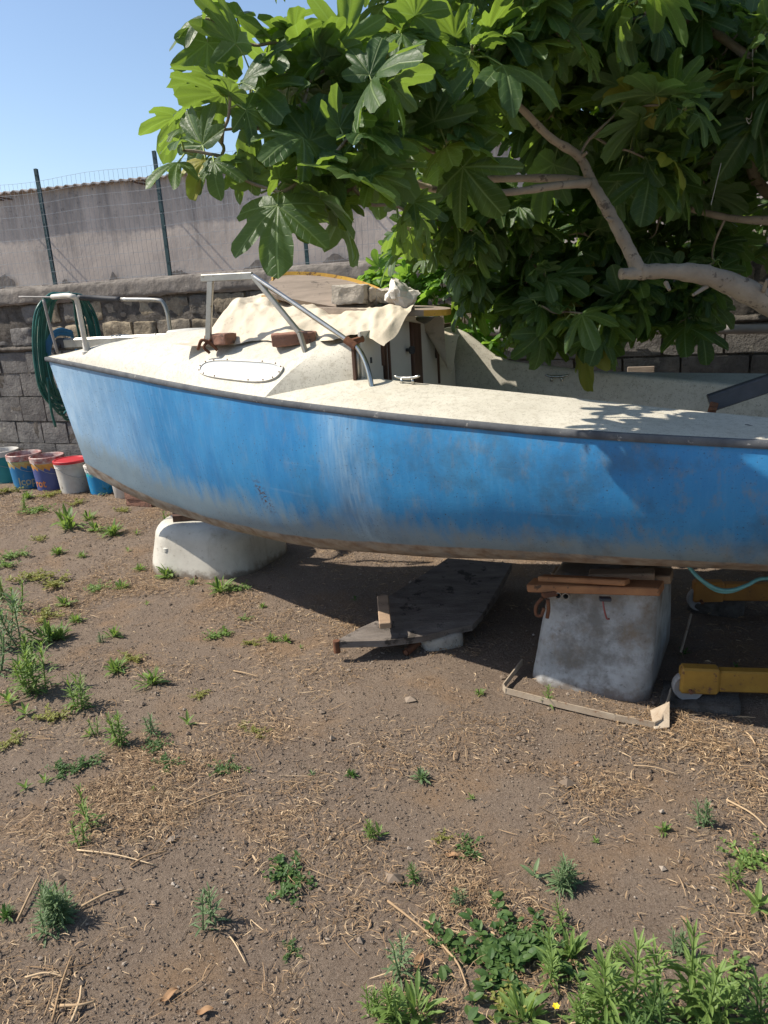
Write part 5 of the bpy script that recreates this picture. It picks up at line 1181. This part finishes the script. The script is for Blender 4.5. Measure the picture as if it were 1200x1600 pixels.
for x, y, Y, dx, dy in ((1105, 447, YL, -22, 14), (1193, 455, YL - .04, 6, -18), (1040, 441, YL, 6, 12), (960, 345, YL + .05, -12, -4), (905, 248, YL + .14, 12, -10)):   # pruned spurs on the limb
    limb([D(x, y, Y), D(x + dx, y + dy, Y - .03)], [.010, .007], 'spur', 8)
# strings hanging in the tree
g_ = MB(); tube(g_, spline([D(1186, 20, 3.0), D(1176, 80, 3.0), D(1177, 120, 3.0), D(1175, 175, 3.0), D(1171, 186, 3.0), D(1166, 184, 3.0), D(1170, 193, 3.0), D(1174, 188, 3.0)], 5), .0018, 4); whole('hanging_string', g_, M['string'], 'white string with a small knotted loop hanging in the fig tree', 'string', D(1176, 80, 3.0))
g_ = MB(); tube(g_, [D(1143, 188, 3.1), D(1111, 320, 3.1)], .0014, 4); whole('hanging_string', g_, M['string'], 'long straight thin string slanting behind the pale limb', 'string', D(1143, 188, 3.1))

# ------------------------------------------------------------------ litter and grains on the soil
def topix(P):
    Q = (P - CO) @ CMn; return 600 + 1200 * Q[:, 0] / -Q[:, 2], 800 - 1200 * Q[:, 1] / -Q[:, 2]
BLOBS = [(300, 1250, 230, 90, 1.2), (60, 1530, 140, 110, 1.5), (450, 1190, 220, 60, .7), (750, 1370, 150, 80, 1.0), (650, 1490, 140, 90, .8), (1080, 1235, 220, 60, 1.0), (1130, 1165, 130, 40, 1.0), (200, 790, 260, 70, .9),
         (600, 985, 80, 30, 1.2), (330, 930, 160, 50, .7), (1100, 1120, 100, 30, 1.0), (880, 1125, 150, 30, .7), (1000, 1520, 240, 130, .8), (470, 1590, 240, 60, .7), (822, 1308, 50, 24, 1.6), (465, 1155, 70, 22, 1.2), (200, 1230, 120, 50, .8), (560, 1330, 120, 60, .4), (690, 1050, 240, 40, .5), (240, 1050, 60, 30, .8), (120, 940, 130, 50, .8)]
def dens(x, y):
    P = np.stack([x, y, np.zeros_like(x)], 1); px, py = topix(P); d = np.full(len(x), .13)
    for cx, cy, rx, ry, w in BLOBS: d += w * np.exp(-(((px - cx) / rx) ** 2 + ((py - cy) / ry) ** 2) * 1.3)
    n = fbm(x * 3.3 + 2, y * 3.3 + 7, 4); d *= np.clip(.45 + 2.6 * n, 0.06, 2.0)
    ok = (px > -260) & (px < 1460) & (py < 1760); return d * ok
def sample(n, over, fn):
    out = []
    while sum(len(o) for o in out) < n:
        x = rng.uniform(-4.6, 3.2, over); y = 0.95 + 7.0 * rng.random(over) ** 1.35; k = rng.random(over) * 1.6 < fn(x, y); out.append(np.stack([x[k], y[k]], 1))
    return np.concatenate(out)[:n]
S = sample(85000, 120000, dens); n = len(S)
Ls = rng.uniform(.006, .032, n) * (1 + (rng.random(n) < .10) * rng.uniform(.6, 2.6, n)); A0 = rng.uniform(0, 2 * np.pi, n); W_ = rng.uniform(.0005, .0015, n) * (1 + (rng.random(n) < .05) * 1.2); bend = rng.normal(0, 1.1, n); tilt = rng.normal(0, .10, n); h0 = rng.uniform(.001, .008, n)
V = np.zeros((n, 5, 2, 3)); ang = A0.copy(); px_ = S[:, 0].copy(); py_ = S[:, 1].copy(); roll = rng.uniform(-.9, .9, n)
for i in range(5):
    z = gh(px_, py_) + 0.004 + h0 + tilt * Ls * (i / 4 - .5) + .18 * Ls * np.abs(bend) * math.sin(math.pi * i / 4) * .5
    nx_, ny_ = -np.sin(ang), np.cos(ang); tw_ = 1 - .5 * abs(i - 2) / 2
    for s_, sg in ((0, 1), (1, -1)):
        V[:, i, s_, 0] = px_ + sg * nx_ * W_ * tw_ * np.cos(roll); V[:, i, s_, 1] = py_ + sg * ny_ * W_ * tw_ * np.cos(roll); V[:, i, s_, 2] = z + sg * W_ * tw_ * np.sin(roll)
    px_ = px_ + np.cos(ang) * Ls / 4; py_ = py_ + np.sin(ang) * Ls / 4; ang = ang + bend / 4
F = np.concatenate([np.array([[2 * i, 2 * i + 1, 2 * i + 3, 2 * i + 2]]) for i in range(4)]); F = (F[None] + 10 * np.arange(n)[:, None, None]).reshape(-1, 4)
tint = np.repeat(np.clip(rng.beta(1.6, 2.0, n), 0, 1), 10); col = np.stack([tint, tint, tint, np.ones_like(tint)], 1)
lb = MB(); lb.add(V.reshape(-1, 3), F, col=col); struct('straw_litter', lb, M['stalk'], kind='stuff')
def gdens(x, y):
    P = np.stack([x, y, np.zeros_like(x)], 1); px, py = topix(P); ok = (px > -200) & (px < 1400) & (py < 1720) & (py > 760)
    return ok * (.35 + 1.5 * np.clip(fbm(x * 2.1, y * 2.1, 3) + .3, 0, 1))
S = sample(90000, 200000, gdens); n = len(S); r_ = rng.gamma(3.0, .00050, n) + .0010; r_ = np.where(rng.random(n) < .012, r_ * 2.8, r_); r_ = np.where(rng.random(n) < .0012, r_ * 4.5, r_)
oc = np.array([[1, 0, 0], [0, 1, 0], [-1, 0, 0], [0, -1, 0], [0, 0, 1], [0, 0, -1.]]); of = np.array([[0, 1, 4], [1, 2, 4], [2, 3, 4], [3, 0, 4]])
ca, sa = np.cos(rng.uniform(0, 6.28, n)), np.sin(rng.uniform(0, 6.28, n))
O = oc[None] * (1 + rng.uniform(-.35, .35, (n, 6, 3))) + rng.uniform(-.25, .25, (n, 6, 3)); O = O * r_[:, None, None]; O[:, :, 2] *= .75
X_ = O[:, :, 0] * ca[:, None] - O[:, :, 1] * sa[:, None]; Y_ = O[:, :, 0] * sa[:, None] + O[:, :, 1] * ca[:, None]
V = np.stack([X_ + S[:, 0, None], Y_ + S[:, 1, None], O[:, :, 2] + (gh(S[:, 0], S[:, 1]) + .003 + r_ * .25)[:, None]], 2)
tint = np.repeat(np.clip(rng.beta(2.0, 3.2, n) + (rng.random(n) < .004) * .5, 0, 1), 6); F = (of[None] + 6 * np.arange(n)[:, None, None]).reshape(-1, 3)
pb = MB(); pb.add(V.reshape(-1, 3), F, col=np.stack([tint, tint, tint, np.ones_like(tint)], 1)); struct('gravel', pb, M['grit'], kind='stuff')
PLACES = {}
def place(x, y):
    h_ = 'at the left edge' if x < 70 else 'at far left' if x < 170 else 'at left' if x < 300 else 'left of centre' if x < 480 else 'in the middle' if x < 720 else 'right of centre' if x < 880 else 'at right' if x < 1060 else 'at the right edge'
    v_ = 'just before the buckets' if y < 820 else 'behind the small tub' if y < 880 else 'level with the small tub' if y < 935 else 'level with the pointed board' if y < 1025 else 'level with the big tub' if y < 1110 else 'below the metal strip' if y < 1200 else 'in the upper foreground' if y < 1290 else 'in the mid foreground' if y < 1370 else 'in the lower foreground' if y < 1480 else 'by the bottom edge'
    return h_ + ' ' + v_
def uniq(base, x, y):
    l_ = base + ' ' + place(x, y); k = PLACES.get(l_, 0); PLACES[l_] = k + 1
    if k: l_ = ('another ', 'one more ', 'yet another ', 'a further ')[min(k, 4) - 1] + l_
    return l_
# long dry stalks one can tell apart
STK = [(28, 1445, 62, 1375), (128, 1425, 196, 1396), (40, 1532, 100, 1530), (82, 1598, 112, 1502), (112, 1600, 128, 1545), (70, 1590, 84, 1535), (122, 1336, 245, 1358), (606, 1410, 690, 1480), (690, 1480, 730, 1550), (205, 1360, 262, 1335), (358, 1465, 385, 1512), (1135, 1255, 1198, 1300), (365, 1048, 405, 1060), (288, 1266, 385, 1228), (660, 1440, 740, 1468), (990, 1200, 1060, 1215), (95, 1575, 150, 1568)]
for i, (x0, y0, x1, y1) in enumerate(STK):
    a = G(x0, y0); b = G(x1, y1); a[2] = gz(a[0], a[1]) + .008; b[2] = gz(b[0], b[1]) + .008; m_ = (a + b) / 2 + np.array([rng.uniform(-.01, .01), rng.uniform(-.01, .01), .006])
    g_ = MB(); w_ = .0022 + .0022 * rng.random(); g0 = MB(); tube(g_, spline([a, m_, b], 5), list(np.linspace(w_, w_ * .6, 11)), 5); g_.col = [np.full((len(v), 4), .45 + .5 * rng.random()) for v in g_.v]; g_.hascol = True
    whole('dry_stalk', g_, M['stalk'], uniq('dry straw stalk lying', (x0 + x1) / 2, (y0 + y1) / 2), 'stalk', a, 'dry stalks lying on the soil', smooth=True)
g0 = MB()
def drl(u, v):
    x = (u - .5); w = .30 * math.sin(math.pi * min(1, max(0, u))) ** .7; y = (v - .5) * 2 * w; return np.array([x * .055, y * .038, .004 * math.sin(7 * x) + .004 * abs(v - .5) * 2 + .003])
grid(g0, drl, 10, 6); dl0 = None
for (x, y, rz, sc_2) in [(655, 1510, 1.2, .8), (705, 1340, -.3, .8), (725, 1470, 1.6, .9), (265, 1562, .8, .9), (320, 1588, .2, .8), (900, 1196, .3, .5)]:
    p = G(x, y); loc = (p[0], p[1], gz(p[0], p[1]) + .006)
    if dl0 is None: dl0 = whole('dry_leaf', g0, M['dleaf'], uniq('small orange brown dry leaf', x, y), 'leaf', (0, 0, 0), 'dry leaves fallen on the soil', smooth=True); dl0.location = loc; dl0.rotation_euler = (0, 0, rz)
    else: clone(dl0, loc, rz, sc_2, uniq('small orange brown dry leaf', x, y))

# ------------------------------------------------------------------ weeds
def blade(mb, base, d, L, W, droop, r_, tint, mi=0, nseg=4, fold=.25, shape=0):
    d = np.asarray(d, float); d /= np.linalg.norm(d); side = np.cross(d, (0, 0, 1))
    if np.linalg.norm(side) < .05: side = np.array([1., 0, 0])
    side /= np.linalg.norm(side); V = []; p = np.array(base, float)
    prof = [(.22, .62, 1.0, .80, .06), (.30, .95, 1.0, .75, .15)][shape]
    for i in range(nseg + 1):
        w = W / 2 * prof[min(i, 4)]; nn = np.cross(side, d); nn /= np.linalg.norm(nn)
        V += [p + side * w + nn * w * fold, p, p - side * w + nn * w * fold]
        p = p + d * L / nseg; d = d + np.array([0, 0, -droop / nseg]); d /= np.linalg.norm(d)
    F = [[i * 3 + k, i * 3 + k + 1, i * 3 + k + 4, i * 3 + k + 3] for i in range(nseg) for k in range(2)]
    mb.add(V, F, mi, col=(tint, tint, tint, 1))
def weed_A(h, r_, dens_=1.0, stems=1, lw=.14, ll=.40, spread=1.0):             # upright, lance leaves all the way up
    g_ = MB()
    for s in range(stems):
        hh = h * r_.uniform(.6, 1.0) if s else h; le = np.array([r_.uniform(-.25, .25), r_.uniform(-.25, .25), 1.0]); b0 = np.array([r_.uniform(-.02, .02), r_.uniform(-.02, .02), 0]) * (stems > 1) * (h / .12) * spread
        P = spline([b0, b0 + le * hh * .5, b0 + le * np.array([.8, .8, 1]) * hh], 4); r0 = .0018 + h * .008; tube(g_, P, list(np.linspace(r0, r0 * .45, len(P))), 5); g_.col[-1] = np.full((g_.v[-1].shape[0], 4), .75)
        nL = int((16 + 70 * hh) * dens_)
        for i in range(nL):
            t = (i + .5) / nL; t = t ** .8; p = np.array(P[min(len(P) - 1, int(t * (len(P) - 1)))]); a = i * 2.4 + r_.uniform(-.4, .4); el = .15 + .95 * t + r_.uniform(-.2, .2)
            L = h * ll * (1.15 - .62 * t) * r_.uniform(.75, 1.2); L = min(max(L, .012), .075)
            blade(g_, p, (math.cos(a) * math.cos(el), math.sin(a) * math.cos(el), math.sin(el)), L, L * lw * r_.uniform(.8, 1.2), r_.uniform(.4, 1.1), r_, min(1, .25 + .6 * t + r_.uniform(-.2, .2)))
    g_.hascol = True; return g_
def weed_B(h, r_, n_=34, lw=.20):                                # bushy tuft from the ground
    g_ = MB()
    for i in range(n_):
        a = r_.uniform(0, 6.28); el = r_.uniform(.25, 1.45); L = h * r_.uniform(.55, 1.1); b0 = np.array([r_.normal(0, .12 * h), r_.normal(0, .12 * h), 0])
        if r_.random() < .5: b0 = b0 + np.array([math.cos(a) * .2 * h, math.sin(a) * .2 * h, .3 * h * r_.random()])
        blade(g_, b0, (math.cos(a) * math.cos(el), math.sin(a) * math.cos(el), math.sin(el)), L, L * lw * r_.uniform(.7, 1.3), r_.uniform(.3, 1.2), r_, r_.uniform(.0, 1.0))
    g_.hascol = True; return g_
def weed_C(h, r_, n_=9):                                         # creeping mat of small round leaves
    g_ = MB(); R0 = h * 1.6
    for s in range(n_):
        a = r_.uniform(0, 6.28); L = R0 * r_.uniform(.5, 1.1); P = [np.array([0, 0, .004])]
        for k in range(5): a += r_.uniform(-.45, .45); P.append(P[-1] + np.array([math.cos(a), math.sin(a), 0]) * L / 5 + np.array([0, 0, r_.uniform(-.003, .006)]))
        tube(g_, P, .0010, 4); g_.col[-1] = np.full((g_.v[-1].shape[0], 4), .6)
        for p in P[1:]:
            for q_ in range(4):
                b = r_.uniform(0, 6.28); l_ = h * r_.uniform(.14, .30); l_ = max(l_, .007); blade(g_, p + np.array([r_.normal(0, .006), r_.normal(0, .006), r_.uniform(0, .012)]), (math.cos(b), math.sin(b), r_.uniform(.1, .9)), l_, l_ * .6, .5, r_, r_.uniform(0, 1), nseg=4, shape=1)
    g_.hascol = True; return g_
def weed_D(h, r_, n_=8):                                         # seedling with a few broad leaves
    g_ = MB()
    for i in range(n_):
        a = i * 2.4; t = i / n_; el = .3 + 1.0 * t; L = h * r_.uniform(.55, .85); blade(g_, np.array([0, 0, h * .35 * t]), (math.cos(a) * math.cos(el), math.sin(a) * math.cos(el), math.sin(el)), L, L * .28, .5, r_, .4 + .6 * r_.random(), shape=1)
    g_.hascol = True; return g_
WG = 'green weeds scattered over the soil'
LAB = {'A': 'small upright weed with narrow lance leaves on the bare soil', 'B': 'low bushy tuft of fine green weed on the bare soil', 'C': 'flat creeping weed with tiny round leaves on the soil', 'D': 'tiny bright seedling with a few broad leaves on the soil'}
NMW = {'A': 'upright_weed', 'B': 'tufted_weed', 'C': 'creeping_weed', 'D': 'weed_seedling'}
CATW = 'weed'
# unlike plants, each with its own label
def bigweed(kind, x, y, hpx, mat, label, **kw):
    p = G(x, y); hh = hpx / 1200 * np.linalg.norm(p - CO) * .84; r_ = np.random.default_rng(int(x * 7 + y)); g_ = {'A': weed_A, 'B': weed_B, 'C': weed_C, 'D': weed_D}[kind](hh, r_, **kw)
    o = whole(NMW[kind], g_, M[mat], label, CATW, (0, 0, 0)); o.location = (p[0], p[1], gz(p[0], p[1]) - .002); return o
bigweed('A', 1070, 1610, 175, 'w1', 'tallest leafy green weed at the bottom right corner, with lance leaves', stems=4, dens_=1.2, ll=.30)
bigweed('A', 970, 1612, 150, 'w1', 'tall leafy weed just left of the tallest one at bottom right', stems=3, dens_=1.5)
bigweed('A', 1105, 1610, 110, 'w1', 'leafy weed just right of the tallest one at bottom right', stems=3, dens_=1.3)
bigweed('A', 1178, 1625, 120, 'w3', 'dark thin weed near the bottom right edge of the yard', stems=2, dens_=1.0)
bigweed('A', 915, 1610, 80, 'w1', 'bushy weed with one yellow flower beside the tall bottom right weeds', stems=4, dens_=1.2)
bigweed('A', 1010, 1650, 120, 'w3', 'spreading weed under the tallest bottom right weed', stems=5, spread=2.0)
bigweed('A', 612, 1598, 78, 'w1', 'pale green leafy weed at the bottom edge, near the middle', stems=3, dens_=1.4)
bigweed('A', 628, 1525, 80, 'w2', 'thin upright weed just above the pale bottom edge weed', stems=2, dens_=1.0)
bigweed('A', 882, 1385, 46, 'w2', 'grey green tuft with broad pale leaves lying to its left', stems=7, dens_=1.3, lw=.12, ll=.6, spread=1.8)
bigweed('C', 770, 1490, 75, 'w3', 'dark creeping mat of round leaves left of the tall weeds', n_=16)
bigweed('C', 830, 1470, 50, 'w3', 'smaller dark creeping mat next to the large creeping mat', n_=12)
bigweed('A', 850, 1530, 85, 'w1', 'bright upright weed between the creeping mats and the tall weeds', stems=2, dens_=1.2)
bigweed('A', 872, 1446, 45, 'w1', 'small branching weed right of the creeping mats', stems=2)
bigweed('A', 330, 1445, 72, 'w2', 'blue green ragged weed with its shadow on bare soil at lower left', stems=3, dens_=.9)
bigweed('A', 105, 1440, 66, 'w2', 'dense rounded grey green tuft at the lower left edge', stems=13, dens_=1.7, lw=.12, spread=2.6)
bigweed('A', 145, 1290, 70, 'w1', 'slender two stemmed weed above the dense lower left tuft', stems=2, dens_=.9)
bigweed('A', 186, 1160, 58, 'w1', 'bright bushy upright weed in the left middle of the yard', stems=4, dens_=1.3)
bigweed('A', 122, 1105, 62, 'w1', 'tall leafy weed above the bright bushy one on the left', stems=4, dens_=1.2)
bigweed('A', 55, 1080, 80, 'w1', 'largest leafy weed clump at the left edge', stems=6, dens_=1.3)
bigweed('A', 20, 1010, 90, 'w2', 'grey green tall weed at the left edge behind the largest clump', stems=5, dens_=1.2)
bigweed('A', 4, 745, 48, 'w3', 'dark weed in front of the teal bucket', stems=4, dens_=1.2)
bigweed('A', 858, 1098, 44, 'w1', 'thin weed growing inside the metal strip frame by the big tub', stems=2, dens_=.8)
bigweed('C', 462, 1372, 38, 'w3', 'dark green creeping patch in the open lower middle soil', n_=12)
o = bigweed('D', 835, 1372, 42, 'w2', 'pale broad leaf weed lying flat left of the grey green tuft', n_=5)
p = G(866, 1590); g_ = MB(); tube(g_, [np.zeros(3), np.array([0, 0, .05])], .0012, 4)
fz = gz(p[0], p[1]); c = np.array([p[0], p[1], fz]); fl = thing('wildflower', 'single tiny yellow flower low among the bottom right weeds', 'flower', c); g_ = MB(); tube(g_, [c, c + np.array([.004, 0, .03])], .0012, 5); part('stem', g_, M['twig'], fl)
g_ = MB()
for i in range(6): a = i * 1.05; blade(g_, c + np.array([.004, 0, .03]), (math.cos(a), math.sin(a), .45), .0095, .0075, .2, rng, .5, shape=1)
part('petals', g_, M['flower'], fl)
protos = {}
for kd in 'ABCD':
    for v in range(3):
        r_ = np.random.default_rng(900 + v + ord(kd)); H0 = .06
        g_ = {'A': lambda: weed_A(H0, r_, 1.2, 2 + v), 'B': lambda: weed_B(H0, r_, 34 + 10 * v), 'C': lambda: weed_C(H0, r_, 9 + v * 2), 'D': lambda: weed_D(H0, r_, 7 + v)}[kd]()
        protos[kd, v] = g_
WL_ = [(150, 1148, 30, 'A', 1), (240, 1142, 40, 'A', 2), (248, 1162, 18, 'C', 3), (294, 1130, 24, 'D', 1), (264, 1196, 18, 'C', 3), (15, 1102, 30, 'D', 1), (90, 1120, 22, 'C', 4), (40, 1118, 26, 'D', 1), (182, 1046, 26, 'B', 1), (236, 1068, 30, 'B', 1), (200, 1030, 18, 'C', 4),
 (158, 1002, 18, 'A', 2), (178, 992, 20, 'B', 1), (72, 1000, 34, 'B', 1), (92, 996, 26, 'B', 1), (104, 945, 20, 'B', 1), (190, 918, 16, 'B', 1), (218, 890, 13, 'B', 1), (264, 903, 25, 'B', 1), (346, 925, 26, 'B', 1), (372, 921, 16, 'C', 1), (48, 905, 26, 'C', 4), (86, 912, 22, 'C', 4), (155, 918, 16, 'C', 1), (30, 955, 50, 'A', 1), (8, 935, 40, 'A', 1),
 (46, 1045, 55, 'A', 1), (108, 828, 36, 'B', 1), (100, 815, 24, 'A', 1), (176, 838, 26, 'B', 1), (152, 832, 20, 'B', 1), (214, 838, 12, 'D', 1), (92, 866, 15, 'B', 1), (120, 786, 14, 'C', 4), (36, 795, 26, 'A', 1), (60, 800, 18, 'C', 1), (165, 772, 20, 'B', 2), (258, 825, 28, 'A', 1), (338, 992, 16, 'C', 1), (354, 990, 14, 'B', 1), (395, 1005, 12, 'C', 4), (424, 1000, 14, 'B', 1), (446, 1002, 15, 'B', 1), (470, 1013, 9, 'D', 1),
 (410, 948, 9, 'B', 1), (386, 968, 10, 'C', 1), (750, 1085, 11, 'B', 1), (1098, 1292, 45, 'A', 2), (1036, 1305, 15, 'B', 1), (930, 1318, 13, 'D', 1), (1168, 1345, 28, 'C', 1), (1145, 1384, 44, 'A', 1), (1182, 1428, 48, 'D', 1), (580, 1308, 34, 'A', 1), (592, 1306, 24, 'D', 1), (650, 1378, 38, 'A', 3), (718, 1416, 34, 'A', 2), (734, 1332, 22, 'C', 3),
 (692, 1310, 12, 'C', 4), (660, 1220, 20, 'B', 2), (736, 1250, 14, 'D', 1), (456, 1490, 14, 'C', 3), (12, 1435, 18, 'B', 3), (125, 1325, 40, 'A', 1), (40, 1232, 20, 'D', 1), (70, 1222, 18, 'D', 1), (130, 1200, 22, 'C', 3), (100, 1205, 18, 'C', 3), (350, 1200, 18, 'C', 3), (388, 1204, 13, 'D', 3), (487, 1211, 12, 'D', 2), (550, 1212, 13, 'B', 3), (380, 1135, 10, 'C', 4), (405, 1145, 14, 'C', 4), (310, 1085, 12, 'C', 4),
 (685, 1448, 16, 'D', 2), (240, 1235, 10, 'D', 1), (140, 1150, 18, 'D', 1), (780, 1448, 10, 'B', 1), (5, 885, 16, 'C', 1), (22, 870, 18, 'C', 1), (60, 845, 13, 'C', 4), (128, 870, 10, 'B', 1), (200, 862, 10, 'D', 1), (300, 915, 12, 'B', 1), (322, 905, 10, 'D', 1), (282, 880, 10, 'D', 1), (230, 945, 10, 'D', 1), (16, 770, 16, 'C', 4), (44, 778, 14, 'B', 1), (190, 800, 13, 'C', 4), (140, 812, 16, 'B', 1), (75, 775, 14, 'C', 4), (555, 940, 12, 'D', 3), (1070, 1020, 18, 'D', 3),
 (1150, 1045, 14, 'D', 3), (890, 1500, 40, 'B', 1), (960, 1500, 40, 'A', 1), (1060, 1490, 44, 'A', 2), (700, 1480, 24, 'C', 3), (650, 1590, 46, 'B', 1), (585, 1585, 50, 'A', 1), (1150, 1560, 40, 'C', 1), (820, 1600, 46, 'B', 1), (790, 1560, 30, 'C', 4), (0, 1050, 60, 'A', 2), (75, 965, 20, 'C', 4), (120, 970, 16, 'B', 1), (20, 1160, 20, 'C', 4)]
MAT4 = ['w1', 'w1', 'w2', 'w3', 'w4']; SCW = .78; MATL = {1: 'green', 2: 'grey green', 3: 'dark green', 4: 'yellowish green'}
made = {}
for i, (x, y, hpx, kd, mc) in enumerate(WL_):
    p = G(x, y); dist = np.linalg.norm(p - CO); hh = hpx / 1200 * dist * 1.1; v = i % 3; key = (kd, v, mc)
    lab = uniq(('tiny ' if hpx < 15 else 'small ' if hpx < 28 else '') + MATL[mc] + ' ' + {'A': 'lance leaved upright weed', 'B': 'bushy tufted weed', 'C': 'flat creeping weed', 'D': 'broad leaved seedling'}[kd], x, y)
    if key not in made:
        g_ = protos[kd, v]; o = whole(NMW[kd], g_, M[MAT4[mc]], lab, CATW, (0, 0, 0), WG + ', ' + MATL[mc] + ' ' + NMW[kd].replace('_', ' ')); made[key] = o
        o.location = (p[0], p[1], gz(p[0], p[1])); o.rotation_euler = (0, 0, float(rng.uniform(0, 6.28))); s_ = hh * SCW / .06; o.scale = (s_, s_, s_)
    else: clone(made[key], (p[0], p[1], gz(p[0], p[1])), float(rng.uniform(0, 6.28)), hh * SCW / .06, lab)
